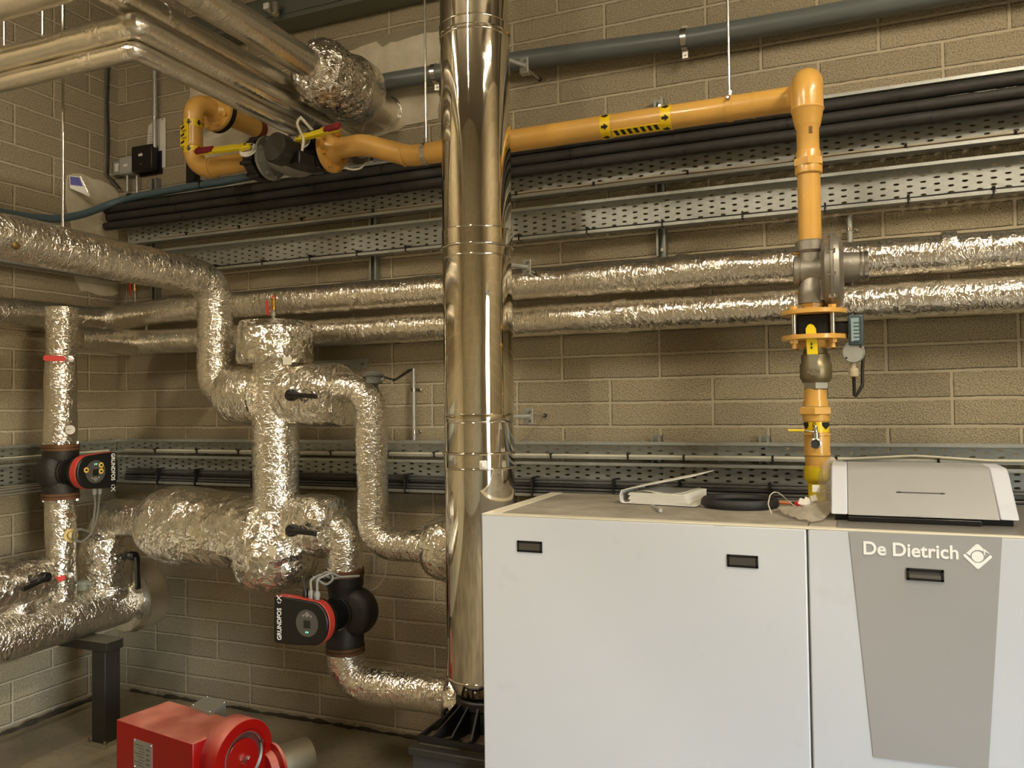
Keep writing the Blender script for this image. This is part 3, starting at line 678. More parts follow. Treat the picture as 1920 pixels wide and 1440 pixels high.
# ------------------------------------------------------------------ column
t = thing('insulated_column', 'upright foil-lagged header column between the wrapped valves', 'insulated pipe', (xc, yH, .8))
obj('foil_lagging', MB().tube([(xc, yH, zb), (xc, yH, at(517, 655, y=yH).z)], r=.106, seg=44, step=.02, amp=.007, fr=5, crump=.002), FOILM, t)
zt0, zt1 = at(517, 675, y=yH).z, at(517, 612, y=yH).z
obj('foil_cap', MB().tube([(xc, yH, zt0-.022), (xc, yH, zt1+.02)], prof=[(0, .10), (.004, .165), (.022, .178), (.09, .180), (.17, .176), (.20, .160), (.212, .12), (.214, 0)], seg=64, step=.008, amp=.016, fr=6, crump=.006), FOILB, t)
c = at(540, 678, y=yH-.11)
obj('paper_tag', MB().bx(c.x-.022, c.x+.022, -yH*0+yH-.118, yH-.113, c.z-.014, c.z+.02), PAPER, t, label='small white tag')
c = at(523, 604, y=yH); vent((c.x-.006, yH-.03, zt1+.012), .118, 'brass air vent standing on the crumpled foil cap of the column')
# ------------------------------------------------------------------ flange jacket left of the column
def lever(t, c, ln, a, nrm, hub=.026, w=.012, m=BLK):
    """black quarter-turn handle: hub disc and a flat tapering arm; a = direction of the arm"""
    c, a, nrm = V(c), V(a).normalized(), V(nrm).normalized(); s = nrm.cross(a)
    h = obj('handle', MB().lathe(c-nrm*.03, nrm, [(0, hub*.6), (.01, hub*.75), (.03, hub), (.056, hub), (.060, hub*.85)], 24).prism([(0, -w*.9), (ln*.35, -w*.62), (ln*.9, -w*.75), (ln, -w*.9), (ln, w*.9), (ln*.9, w), (ln*.35, w*.7), (0, w*.9)], c+nrm*.034, a, s, nrm, .015), m, t, bev=.003)
    obj('hub_screw', MB().lathe(c+nrm*.02, nrm, [(0, .007), (.006, .006)], 8), CHR, h)
    return h
xl0, xl1 = at(397, 740, y=yH).x+.105, xc-.06
t = thing('wrapped_valve', 'short drum-shaped foil wrap left of the upright column', 'wrapped valve', (xl0, yH, zv-.14), 'foil drums on the upright column')
obj('foil_wrap', MB().tube([(xl0-.012, yH, zv+.001), (xl1, yH, zv-.002)], prof=[(0, .085), (.012, .120), (.028, .132), (.19, .134), (.26, .126), (xl1-xl0+.012, .10)], seg=56, step=.01, amp=.010, fr=5, crump=.002), FOILM, t)
xr1 = at(640, 740, y=yH).x; zr = at(585, 741, y=yH).z
t = thing('wrapped_valve', 'fat foil drum with black lever, right of the upright column', 'wrapped valve', (xr1, yH, zv-.14), 'foil drums on the upright column')
obj('foil_wrap', MB().tube([(xc+.05, yH, zr), (xr1+.01, yH, zr-.004)], prof=[(0, .11), (.05, .137), (.10, .142), (xr1-xc-.06, .142), (xr1-xc-.045, .136), (xr1-xc-.04, .075)], seg=56, step=.01, amp=.010, fr=5, crump=.003), FOILB, t)
c = at(553, 741, y=yH-.155)
lever(t, c-Y*.012, .155, (1, 0, -.055), (0, -1, 0))
# ------------------------------------------------------------------ swan neck down to the boiler return, right
xs_ = at(698, 850, y=yH).x; zs = at(620, 727, y=yH).z; z2 = at(740, 1022, y=yH).z
t = thing('insulated_pipe', 'S-shaped foil pipe dropping from the right drum behind the flue', 'insulated pipe', (xs_, yH, z2), 'thick foil pipework around the header')
obj('foil_lagging', MB().tube(fil([(xr1-.06, yH-.005, zs), (xs_, yH-.005, zs), (xs_, yH, z2), (3.0, yH, z2+.004)], [.125, .115], 12), r=.0695, seg=40, step=.02, amp=.005, fr=7, crump=.0015), FOILM, t)
c = at(697, 712, y=yH)
t2_ = thing('flow_sensor', 'small grey round sensor head on the bend of the S-shaped pipe', 'sensor', (c.x, yH+.02, c.z))
g = mat('sensor_grey', '6c6f69', .5)
obj('sensor_body', MB().lathe((c.x, yH+.02, c.z-.045), Z, [(0, .018), (.025, .018), (.03, .036), (.062, .038), (.063, .045), (.072, .045), (.076, .036), (.082, .034)], 28), g, t2_)
obj('threaded_neck', MB().lathe((c.x, yH+.02, c.z-.06), Z, [(0, .022), (.018, .024), (.024, .018)], 12), BLK, t2_)
obj('gland', MB().lathe((c.x+.034, yH+.02, c.z+.0), X, [(0, .009), (.014, .009), (.018, .005)], 12), GPLA, t2_)
q = [at(720, 707, y=yH+.02), at(733, 711, y=yH+.1), at(742, 711, y=-.3), at(762, 697, y=-.1), at(774, 690, y=-.05), at(762, 700, y=-.08), at(740, 712, y=-.2), at(735, 716, y=-.25), at(752, 706, y=-.12), at(774, 692, y=-.04)]
one('cable', MB().tube(fil(q, .02, 4), r=.0045, seg=8, step=.02), BKCAB, 'thin black cable looping from the round sensor into the conduit top', 'cable')
xb0 = at(775, 1030, y=yH).x+.10
t = thing('wrapped_valve', 'large foil wrap on the S-shaped pipe, half hidden behind the flue', 'wrapped valve', (xb0, yH, .9))
obj('foil_wrap', MB().tube([(xb0-.015, yH, z2+.002), (xb0+.36, yH, z2+.004)], prof=[(0, .075), (.006, .115), (.05, .140), (.10, .148), (.30, .150), (.35, .13), (.375, .08)], seg=56, step=.01, amp=.010, fr=6, crump=.006), FOILB, t)

# ------------------------------------------------------------------ lower header: fat horizontal, ball, right valve
zh = at(350, 984, y=yH).z; xh0 = at(262, 985, y=yH).x+.13
t = thing('insulated_header', 'very fat crumpled foil header lying left of the column foot', 'insulated header', (xh0, yH, .85))
obj('foil_wrap', MB().tube([(xh0-.02, yH, zh+.012), (xc-.05, yH, zh-.03)], prof=[(0, .09), (.006, .13), (.03, .165), (.08, .183), (.25, .190), (.50, .180), (.72, .17), (.79, .16)], seg=64, step=.01, amp=.020, fr=3.6, crump=.006), FOILB, t)
t = thing('insulated_header', 'crumpled shiny foil ball at the foot of the upright column', 'insulated header', (xc, yH, .79))
obj('foil_wrap', MB().tube([(xc-.01, yH, zb-.185), (xc, yH, zb+.19)], prof=[(0, 0), (.004, .07), (.02, .125), (.06, .172), (.12, .200), (.19, .208), (.26, .19), (.32, .15), (.375, .108)], seg=72, step=.008, amp=.022, fr=5, crump=.012), FOILB, t)
c = at(514, 1033, y=yH-.205)
obj('paper_tag', MB().bx(c.x-.018, c.x+.016, yH-.222, yH-.214, c.z-.020, c.z+.020), mat('beige_tag', 'c4b69b', .6), t, label='beige plastic tag')
zx = at(585, 985, y=yH).z; xe = at(646, 1000, y=yH).x; xe0 = at(622, 985, y=yH).x
t = thing('wrapped_valve', 'boxy foil wrap with black lever right of the foil ball', 'wrapped valve', (xe0, yH, zx-.14))
obj('foil_wrap', MB().tube([(xc+.09, yH, zx+.006), (xe0+.04, yH, zx-.004)], prof=[(0, .10), (.03, .128), (.10, .138), (xe0-xc-.10, .140), (xe0-xc-.065, .125), (xe0-xc-.05, .085)], seg=56, step=.01, amp=.014, fr=5, crump=.007), FOILB, t)
c = at(555, 993, y=yH-.155); lever(t, c-Y*.014, .145, (1, 0, -.01), (0, -1, 0), .027, .013)
zp = at(650, 1145, y=yH).z; zpt = at(645, 1066, y=yH).z; zpb = at(648, 1222, y=yH).z
t = thing('insulated_pipe', 'short foil elbow from the boxy wrap down onto the pump', 'insulated pipe', (xe, yH, zpt), 'thick foil pipework around the header')
obj('foil_lagging', MB().tube(fil([(xe0-.03, yH, zx+.002), (xe, yH, zx+.002), (xe, yH, zpt)], .125, 12), r=.078, seg=40, step=.02, amp=.005, fr=7, crump=.002), FOILM, t)
zl = at(760, 1293, y=yH).z
t = thing('insulated_pipe', 'foil elbow under the pump running right toward the flue base', 'insulated pipe', (xe, yH, zl-.08), 'thick foil pipework around the header')
obj('foil_lagging', MB().tube(fil([(xe, yH, zpb), (xe, yH, zl), (2.9, yH, zl+.006)], .12, 12), r=.0835, seg=40, step=.02, amp=.005, fr=7, crump=.0015), FOILM, t)
xb1 = at(818, 1310, y=yH).x+.10
t = thing('wrapped_valve', 'foil-wrapped flange at the end of the lowest pipe beside the flue base', 'wrapped valve', (xb1, yH, zl-.14))
obj('foil_wrap', MB().tube([(xb1-.02, yH, zl), (xb1+.17, yH, zl)], prof=[(0, .085), (.006, .125), (.03, .142), (.14, .146), (.18, .12), (.19, .09)], seg=48, step=.01, amp=.010, fr=6, crump=.005), FOILB, t)
# thin lower wires on the wall between pump and boxes
q = [at(718, 1045, y=-.02), at(718, 1085, y=-.02), at(706, 1103, y=-.02)]
one('cable', MB().tube(fil([at(724, 1045, y=-.02), at(723, 1080, y=-.02), at(706, 1104, y=-.05), at(690, 1108, y=-.12)], .05), r=.0042, seg=8), mat('pale_cable', 'a09a88', .45), 'pale cable curving down the wall right of the pump', 'cable')
one('conduit_tube', MB().cyl(at(702, 1040, y=-.02), at(702, 1076, y=-.02), .007, 10), GALV, 'thin steel tube on the wall behind the pump', 'tube')

# ------------------------------------------------------------------ left side: floor header, riser, elbow
xL = .42; zH0, zH1 = at(0, 1197, x=xL).z, at(230, 1125, x=xL).z
t = thing('insulated_header', 'long fat foil header low on the left, with a large round end', 'insulated header', (xL, -.6, .42))
yE = at(262, 1122, x=xL).y-.075
obj('foil_wrap', MB().tube([(xL, -2.6, zH0-.015), (xL, -1.0, zH0+.004), (xL, yE+.10, zH1)], r=.118, seg=56, step=.015, amp=.010, fr=4, crump=.002), FOILM, t)
obj('end_cap', MB().tube([(xL, yE-.055, zH1-.005), (xL, yE+.16, zH1)], prof=[(0, .12), (.012, .160), (.05, .175), (.17, .175), (.205, .15), (.215, 0)], seg=56, step=.012, amp=.010, fr=5, crump=.002), FOILS, t)
xo = xL; yo = -.45
t = thing('wrapped_valve', 'upright foil wrap with hanging black lever, on the low left header', 'wrapped valve', (xo, yo, .7))
za, zb_ = at(200, 1112, x=xo).z, at(200, 1000, x=xo).z
obj('foil_wrap', MB().tube([(xo, yo, za-.02), (xo, yo, zb_+.02)], prof=[(0, .12), (.03, .128), (.26, .128), (.31, .122), (zb_-za+.03, .10), (zb_-za+.04, .07)], seg=56, step=.01, amp=.012, fr=6, crump=.007), FOILB, t)
lever(t, at(247, 1042, x=xo+.15), .17, (.0, .02, -1), (1, -.1, 0), .024, .016)
t = thing('insulated_pipe', 'foil elbow joining the left wrap to the fat header', 'insulated pipe', (xo, yo, .95), 'thick foil pipework around the header')
obj('foil_lagging', MB().tube(fil([(xo, yo, zb_), (xo, yo, zh+.01), (xh0+.05, yH+.02, zh+.01)], .12, 12), r=.093, seg=40, step=.02, amp=.007, fr=6, crump=.003), FOILM, t)
yR = at(114, 700, x=xL).y
zr0, zr1 = at(115, 1128, x=xL).z, at(114, 577, x=xL).z
zu, zd = at(114, 836, x=xL).z, at(114, 932, x=xL).z
t = thing('insulated_riser', 'foil-lagged riser above the left pump, with a dial and a red lever', 'insulated pipe', (xL, yR, zu))
obj('foil_lagging', MB().tube([(xL, yR, zu+.01), (xL+.004, yR, zr1)], r=.073, seg=40, step=.015, amp=.008, fr=6, crump=.004), FOILM, t)
def gauge(t, c, n, r=.024):
    c, n = V(c), V(n).normalized()
    g = obj('dial_gauge', MB().lathe(c-n*.02, n, [(0, r*.5), (.02, r*.9), (.022, r*1.08), (.034, r*1.08), (.036, r*.95), (.032, r*.93)], 32), CHR, t)
    obj('dial_face', MB().lathe(c+n*.0122, n, [(0, r*.94), (.001, r*.94)], 32), WPL, g)
    s = n.cross(Z).normalized()
    obj('needle', MB().box(c+n*.0145+s*r*.3, (.0022, .0022, .0022)).tube([c+n*.0145-s*r*.1, c+n*.0145+s*r*.75], r=.0012, seg=5), BINK, g)
cd = (CAM-V((xL, yR, 1.6))); cd.z = 0; cd.normalize(); sd = Z.cross(cd)
c = V((xL, yR, at(128, 805, x=xL).z))+cd*.072+sd*.036; gauge(t, c, cd+sd*.35)
def redlever(t, c, ln, a, n, m=REDP):
    c, a, n = V(c), V(a).normalized(), V(n).normalized(); s = n.cross(a)
    l = obj('lever', MB().prism([(.02, -.010), (ln*.3, -.012), (ln*.92, -.014), (ln, -.008), (ln, .008), (ln*.92, .014), (ln*.3, .012), (.02, .010)], c+n*.028, a, s, n, .004), m, t, bev=.0015, label='red lever')
    obj('lever_nut', MB().lathe(c-n*.02, n, [(0, .012), (.034, .013), (.046, .017), (.056, .017), (.058, .008), (.065, .008)], 6), CHR, l, sm=False)
    return l
c = V((xL, yR, at(134, 676, x=xL).z))+cd*.072+sd*.040; redlever(t, c, .115, -sd+Z*.02, cd)
t = thing('insulated_riser', 'foil-lagged riser below the left pump, with a red lever and round plug', 'insulated pipe', (xL, yR, zr0))
obj('foil_lagging', MB().tube([(xL+.003, yR, zr0-.01), (xL, yR, zd-.01)], r=.070, seg=40, step=.015, amp=.007, fr=6, crump=.004), FOILM, t)
c = V((xL, yR, at(131, 1069, x=xL).z))+cd*.084+sd*.040; redlever(t, c, .105, -sd-Z*.28, cd)
c = V((xL, yR, at(133, 999, x=xL).z))+cd*.074+sd*.040
obj('round_plug', MB().lathe(c-cd*.01, cd+sd*.25+Z*.15, [(0, .030), (.020, .033), (.023, .020), (.038, .020), (.041, .015)], 28), mat('dull_brass', '9c8a5a', .45, .6), t)
c = V((xL, yR, at(133, 961, x=xL).z))+cd*.070+sd*.036
obj('hex_plug', MB().lathe(c-cd*.01, cd+sd*.3, [(0, .014), (.022, .014)], 6), RUST, t, sm=False)
c = V((xL, yR, 0))+cd*.0; p = at(157, 1094, x=xL+.09)
t = thing('flow_sensor', 'small round grey-green sensor between the riser and the wrapped valve', 'sensor', tuple(p))
obj('sensor_body', MB().lathe(p-Z*.03, Z, [(0, .026), (.028, .028), (.029, .032), (.04, .032), (.044, .026)], 24), mat('sensor_green_grey', '74796a', .5), t)
obj('gland', MB().lathe(p+X*.028, X, [(0, .008), (.02, .007)], 10), GPLA, t)
# wrapped valve leaving the frame on the left
yW = at(45, 1095, x=xL).y; zW = at(45, 1098, x=xL).z
t = thing('wrapped_valve', 'foil-wrapped valve with black lever at the left edge of the picture', 'wrapped valve', (xL, yW, .65))
obj('foil_wrap', MB().tube([(xL-.02, yW-.75, zW-.02), (xL-.02, yW+.125, zW+.012)], prof=[(0, .12), (.5, .125), (.80, .122), (.855, .110), (.875, .05)], seg=56, step=.012, amp=.014, fr=6, crump=.008), FOILB, t)
obj('neck', MB().tube([(xL, yW-.02, zH0), (xL, yW-.02, zW)], r=.075, seg=40, step=.015, amp=.006, fr=7, crump=.004), FOILM, t)
lever(t, at(82, 1082, x=xL+.115), .14, (0, -1, -.18), (1, 0, 0), .024, .012)

# ------------------------------------------------------------------ pumps
def pump(name, label, loc, rz, z_lo, z_hi, hw, hr, hh, dist, flip, rbody=.100, bulge=.03):
    """wet-rotor pump in its own axes: pipe up z, motor toward -y"""
    t = thing(name, label, 'pump', loc, 'black and red circulation pumps'); t.rotation_euler = (0, 0, rz); t['loc3'] = 1
    L = dict(local=True)
    lo, hi = z_lo-loc[2], z_hi-loc[2]
    bd = MB()
    bd.lathe((0, 0, 0), Z, [(lo+.02, .062), (lo+.03, .082), (lo+.07, .082), (lo+.085, .075), (-.05, .07), (.05, .07), (hi-.085, .075), (hi-.07, .082), (hi-.03, .082), (hi-.02, .062)], 40)
    bd.tube([(bulge, .065, 0), (bulge, -.055, 0)], prof=[(0, .0), (.002, rbody*.6), (.02, rbody*.94), (.045, rbody), (.085, rbody), (.105, rbody*.9), (.12, rbody*.7)], seg=44, step=.02)
    obj('pump_body', bd, IRON, t, **L)
    for z0, s in ((hi-.03, 1), (lo+.03, -1)):
        f = MB().lathe((0, 0, z0), Z*s, [(0, .086), (.012, .086), (.012, .080), (.016, .080), (.016, .086), (.030, .086)], 40)
        fo = obj('flange', f, RUST, t, **L)
        for k in range(4):
            a = PI/4+k*PI/2; obj('bolt', MB().lathe((.072*math.cos(a), .072*math.sin(a), z0), Z*s, [(-.012, .009), (-.004, .009), (-.004, .006), (.034, .006), (.034, .010), (.042, .010)], 6), CHR, fo, sm=False, **L)
    m = MB().lathe((0, -.05, 0), -Y, [(0, .074), (.012, .074), (.014, .062), (.03, .060)], 40)
    mo = obj('motor', m, BLK, t, **L)
    for k in range(8):
        y = -.078-.0105*k*(dist-.12)/.085
        obj('cooling_fin', MB().lathe((0, y, 0), -Y, [(0, .050), (0, .066+.0005*k), (.0045, .066+.0005*k), (.0045, .050)], 36), BLK, mo, **L)
    obj('motor_can', MB().lathe((0, -.06, 0), -Y, [(0, .053), (dist-.09, .053)], 36), IRON, mo, **L)
    obj('clamp_ring', MB().lathe((0, -.066, 0), -Y, [(0, .066), (0, .071), (.005, .071), (.005, .066), (0, .066)], 44), CHR, t, **L)
    # D-shaped control head
    def dshape(sx, sc=1.):
        p = []
        n = 22
        for k in range(n+1):
            a = -PI/2+PI*k/n; p.append((hr*sc*math.cos(a)*1.0+0, hh*sc*math.sin(a)*.93))
        p = [(x, z) for x, z in p]
        p += [(-hw*.45, hh*1.0*sc), (-hw*.9*sc, hh*1.02*sc), (-hw*sc, hh*.98*sc), (-hw*1.0*sc, -hh*.98*sc), (-hw*.9*sc, -hh*1.02*sc), (-hw*.45, -hh*1.0*sc)]
        return [(x*sx, z*sx) for x, z in p]
    sx = -1 if flip else 1
    y0 = -dist
    ux, uz = X, Z
    obj('head_rear', MB().prism(dshape(sx, .97), (0, y0+.075, 0), ux, uz, -Y, .022), BLK, t, bev=.004, **L)
    obj('red_band', MB().prism(dshape(sx, 1.), (0, y0+.055, 0), ux, uz, -Y, .040), REDB, t, bev=.003, label='red band', **L)
    obj('face_plate', MB().prism(dshape(sx, .985), (0, y0+.016, 0), ux, uz, -Y, .016), BLK, t, bev=.005, **L)
    cx = -.028*sx
    d = obj('control_dial', MB().lathe((cx, y0, 0), -Y, [(0, .056), (.0015, .056), (.0015, .0535), (.0006, .0535)], 44), mat('dial_rim', '5b5853', .35, .3), t, **L)
    obj('display', MB().bx(cx-.016, cx+.016, y0-.0022, y0-.0006, -.020-.0*sx, .012), mat('display_glass', '23221c', .2), d, **L)
    gl = bpy.data.materials.get('green_led')
    if not gl:
        gl = bpy.data.materials.new('green_led'); gl.use_nodes = True; b = gl.node_tree.nodes['Principled BSDF']
        b.inputs['Base Color'].default_value = (.1, .8, .4, 1); b.inputs['Emission Color'].default_value = (.15, 1, .5, 1); b.inputs['Emission Strength'].default_value = 1.6
    for dx in (-.005, .005): obj('indicator_light', MB().bx(cx+dx-.0012, cx+dx+.0012, y0-.0028, y0-.001, (-.037)*sx-.0028, (-.037)*sx+.0028), gl, d, **L)
    bt = mat('pale_button', '8d8a80', .4)
    for dx, dz in ((0, .030), (-.008, .036), (.008, .036), (0, .042), (-.020, .030), (.020, .030)):
        obj('button', MB().lathe((cx+dx, y0-.0006, dz*sx), -Y, [(0, .0046), (.0022, .004)], 12), bt, d, **L)
    xt = -hw*.83*sx
    o = text('lettering', 'GRUNDFOS', .031, WTXT, t, (xt, y0-.0006, -.016*sx), Z*sx, -X*sx, -Y, .0006, .0004, sx=.82)
    # logo: crossed curved strokes
    lg = MB()
    for s in (1, -1):
        q = [V((xt+s*.012*(1-2*k/8)*sx, y0-.0014, (.084+.020*(k/8)-.002*math.sin(k/8*PI)*s)*sx)) for k in range(9)]
        lg.tube(q, r=.0016, seg=5)
    lg.tube([V((xt+.008*math.cos(a)*sx, y0-.0014, (.078+.006*math.sin(a))*sx)) for a in [PI*.95+k*PI*1.1/8 for k in range(9)]], r=.0015, seg=5)
    obj('logo', lg, WTXT, t, **L)
    return t, sx
t, _ = pump('circulation_pump', 'black and red pump below the boxy foil wrap, beside the flue', (xe, yH, zp), 0, zpb, zpt, .205, .075, .098, .235, False, .106, .045)
for k in range(3):
    x = -.07+.035*k
    g_ = obj('cable_gland', MB().lathe((x, -.19-.006*k, .094), Z, [(0, .011), (.012, .011), (.012, .014), (.026, .013), (.034, .009)], 14), (BLK, GPLA, GPLA)[k], t, local=True)
    q = [V((x, -.19-.006*k, .125)), V((x-.02, -.175, .16+.006*k)), V((x-.015+.02*k, -.13, .175+.01*k)), V((x+.04, -.10, .15+.01*k)), V((x+.09+.01*k, -.05, .17))]
    obj('lead', MB().tube(fil(q, .02, 4), r=.0052, seg=8, step=.02), GPLA if k else BKCAB, g_, local=True)
obj('lead_loop', MB().tube(fil([(-.05, -.15, .16), (.0, -.13, .20), (.035, -.12, .17), (.0, -.14, .14), (-.06, -.15, .175)], .02, 4), r=.005, seg=8, step=.02), GPLA, t, local=True)
zc2 = at(110, 884, x=xL).z
t, _ = pump('circulation_pump', 'black and red pump on the left riser, its face turned to the right', (xL, yR, zc2), PI/2, zd-.008, zu+.008, .155, .075, .088, .205, True, .108, .0)
ly = mat('yellow_sticker', 'e9c25a', .5)
for (dx, dz) in ((-.026, .012), (.058, .030), (.058, -.0)):
    s = obj('sticker', MB().lathe((dx, -.2065, dz), -Y, [(0, .013), (.0022, .013)], 20), ly, t, local=True, label='round yellow sticker')
    obj('sticker_print', MB().bx(dx-.006, dx+.006, -.2098, -.2086, dz-.005, dz+.005), BINK, s, local=True)
for k in range(2):
    g_ = obj('cable_gland', MB().lathe((.05+.03*k, -.17, -.086), -Z, [(0, .011), (.02, .012), (.03, .008)], 12), GPLA, t, local=True)
    q = [V((.05+.03*k, -.17, -.11)), V((.06+.02*k, -.165, -.16)), V((.055+.016*k, -.16, -.24)), V((.05, -.15, -.31)), V((.0, -.14, -.345)), V((-.04, -.13, -.31-.01*k)), V((-.01, -.13, -.27)), V((.05, -.14, -.30))]
    obj('lead', MB().tube(fil(q, .03, 5), r=.0052, seg=8, step=.02), mat('lead_grey', '6a6860', .5), g_, local=True)

# ------------------------------------------------------------------ black steel stand under the low header
pb = at(203, 1392, z=0)
w_ = .038; px_, py_ = .585, -.585
t = thing('pipe_stand', 'dark steel post and cross plate holding up the low left header', 'pipe stand', (px_, py_, 0))
ztop = .455
obj('post', MB().bx(px_-.045, px_+.045, py_-.045, py_+.045, .008, ztop), STEELB, t, bev=.003)
obj('foot_plate', MB().bx(px_-.075, px_+.075, py_-.075, py_+.075, 0, .008), mat('dusty_plate', '6e6753', .7), t)
obj('cross_beam', MB().bx(.18, px_+.06, py_-.05, py_+.05, ztop, ztop+.045), STEELB, t, bev=.002)
obj('beam_top', MB().bx(.18, px_+.062, py_-.052, py_+.052, ztop+.045, ztop+.049), mat('dusty_beam', '585341', .7), t)
for dx, dy in ((.055, .055), (.055, -.055), (-.055, -.055)):
    obj('anchor_bolt', MB().lathe((px_+dx, py_+dy, .008), Z, [(0, .011), (.008, .011), (.008, .006), (.022, .006)], 6), CHR, t, sm=False)
obj('hanging_bolt', MB().lathe((px_-.14, py_-.03, ztop), -Z, [(0, .010), (.012, .010), (.012, .006), (.035, .006)], 6), RUST, t, sm=False)
# ================================================================== FLUE
FX, FY, FR = 2.795, -.905, .1255
def fz(py): return at(901, py, y=FY-.12).z
t = thing('flue_pipe', 'tall mirror-polished stainless steel flue rising in front of the wall', 'flue', (FX, FY, fz(1325)))
obj('flue_tube', MB().lathe((FX, FY, 0), Z, [(fz(1318), .098), (fz(1290), FR-.001), (fz(1286), FR), (RZ-.01, FR)], 96), FLUE, t, ang=60)
def ring(py0, py1, out, nm='joint_band'):
    z0, z1 = fz(py1), fz(py0)
    obj(nm, MB().lathe((FX, FY, 0), Z, [(z0, FR), (z0+.003, FR+out), (z1-.003, FR+out), (z1, FR)], 96), FLUE, t, ang=30)
def bead(py, out=.005, h=.004):
    z = fz(py); obj('rolled_rim', MB().lathe((FX, FY, z), Z, [(-h, FR), (-h*.6, FR+out*.8), (0, FR+out), (h*.6, FR+out*.8), (h, FR)], 96), FLUE, t, ang=80)
ring(21, 39, .004); bead(21); bead(45, .003)
ring(421, 453, .0035); bead(421, .003); bead(453, .008, .005); bead(473, .002)
ring(777, 793, .0012); bead(777, .0012, .0015); bead(793, .0012, .0015)
ring(852, 880, .003); bead(852, .009, .005); bead(881, .004)
bead(1287, .003)
c = V((FX+.055, FY-.119, fz(876)))
obj('clamp_latch', MB().box((FX+.066, FY-.112, fz(872)), (.026, .014, .03), Matrix.Rotation(.5, 3, 'Z')).box((FX+.070, FY-.122, fz(872)), (.012, .01, .018), Matrix.Rotation(.5, 3, 'Z')), WPL, t, bev=.003)
# wall brackets with rods
for (py, zz, wx, wy_) in ((112, 0, 1012, 149), (497, 0, 1003, 512), (781, 0, 1022, 779)):
    z = at(968, py, y=-.76).z
    t = thing('flue_bracket', {112: 'topmost steel bracket stub right of the flue, its rod angled to the wall', 497: 'middle steel bracket right of the flue, in front of the foil pipe', 781: 'lowest steel bracket right of the flue with a thin rod to the brick'}[py], 'bracket', (FX+.15, FY+.12, z), 'flue wall brackets')
    e = at(wx, wy_, y=-.01 if py != 497 else -.24)
    s = V((FX+.11, -.70, z))
    obj('plate', MB().box(s+V((.0, 0, 0)), (.035, .004, .06)).box(s+V((.0, .012, -.028)), (.035, .03, .004)), GALV, t, bev=.001)
    for dz in (.015, -.018): obj('bolt', MB().lathe(s+V((.008, -.002, dz)), -Y, [(0, .006), (.005, .006), (.005, .003), (.01, .003)], 6), CHR, t, sm=False)
    obj('stay_rod', MB().cyl(s, e, .0045, 10), CHR, t)
    obj('wall_anchor', MB().lathe(e, Y, [(-.02, .004), (-.012, .009), (.004, .009)], 8), BLKR, t)
    obj('stay_arm', MB().tube([(FX+.06, FY+.10, z), s], r=.008, seg=8), GALV, t)
# flue foot: black cast elbow support on a dark box
t = thing('flue_support', 'black ribbed cast base plate carrying the foot of the flue', 'flue base', (FX, FY, .49))
zt = fz(1325); zp_ = .505
obj('socket', MB().lathe((FX+.01, FY, 0), Z, [(zp_, .10), (zt-.04, .092), (zt-.03, .104), (zt-.005, .104), (zt, .098)], 48), BLK, t)
pl0 = (2.66, -1.10); pr1 = (2.93, -.70)
obj('base_plate', MB().bx(2.655, 2.925, -1.115, -.70, zp_-.008, zp_+.004), mat('dirty_plate', '5a4d36', .7, .1, (40, .001), .4), t)
mb = MB()
for (a, b) in (((2.655, -1.115), (2.925, -1.115)), ((2.655, -1.115), (2.655, -.70)), ((2.655, -.70), (2.925, -.70))):
    mb.bx(min(a[0], b[0])-.004, max(a[0], b[0])+.004, min(a[1], b[1])-.004, max(a[1], b[1])+.004, zp_, zp_+.022)
obj('raised_edge', mb, BLK, t)
for (x, y) in ((2.69, -1.115), (2.76, -1.115), (2.84, -1.115), (2.655, -1.02), (2.655, -.93), (2.655, -.82)):
    d = (V((FX+.01, FY, 0))-V((x, y, 0))).normalized()
    obj('rib', MB().prism([(0, 0), ((V((x, y, 0))-V((FX+.01, FY, 0))).length-.08, 0), ((V((x, y, 0))-V((FX+.01, FY, 0))).length-.08, .115), (.02, .022), (0, .022)], V((x, y, zp_)), d, Z, d.cross(Z), .007), BLK, t, sm=False)
for (x, y) in ((2.69, -1.085), (2.80, -1.09), (2.685, -.98), (2.685, -.86)):
    obj('bolt', MB().lathe((x, y, zp_+.004), Z, [(0, .012), (.003, .012), (.003, .0085), (.012, .0085)], 6), CHR, t, sm=False)
obj('side_stub', MB().cyl((FX-.08, FY-.03, zt-.075), (FX-.13, FY-.05, zt-.070), .011, 12).box((FX-.125, FY-.05, zt-.07), (.014, .035, .03)), BLKR, t, bev=.003)
t = thing('condensate_box', 'dark box on the floor under the flue base, left of the boiler', 'box', (2.79, -.91, 0))
obj('box_body', MB().bx(2.64, 2.925, -1.14, -.685, .0, zp_-.012), DARK, t, bev=.006)
obj('box_lid', MB().bx(2.630, 2.93, -1.15, -.68, zp_-.035, zp_-.009), STEELB, t, bev=.004)

# ================================================================== GAS PIPEWORK
GY = -.5; GZ = at(400, 314, y=GY).z; gr = .045
def bolts(t, o, ax, R, n, r=.008, h=.012, m=YEL, ph=0.):
    o, ax = V(o), V(ax).normalized(); up = Z if abs(ax.z) < .9 else X; u = ax.cross(up).normalized(); w = ax.cross(u)
    for k in range(n):
        a = 2*PI*(k+ph)/n; p = o+(u*math.cos(a)+w*math.sin(a))*R
        obj('bolt', MB().lathe(p, ax, [(0, r*1.2), (.002, r*1.2), (.002, r), (h, r*.95)], 6), m, t, sm=False)
wz = at(490, 245, y=0).z; wx = 1.073
t = thing('gas_pipe', 'yellow gas pipe leaving back wall and bending down in a U to the valves', 'gas pipe', (wx, GY, GZ-gr), 'ochre yellow gas pipework')
yf = -.335
obj('wall_pipe', MB().tube([(wx, -.003, wz), (wx, yf+.03, wz-.006)], r=.049, seg=36, step=.05), YEL, t)
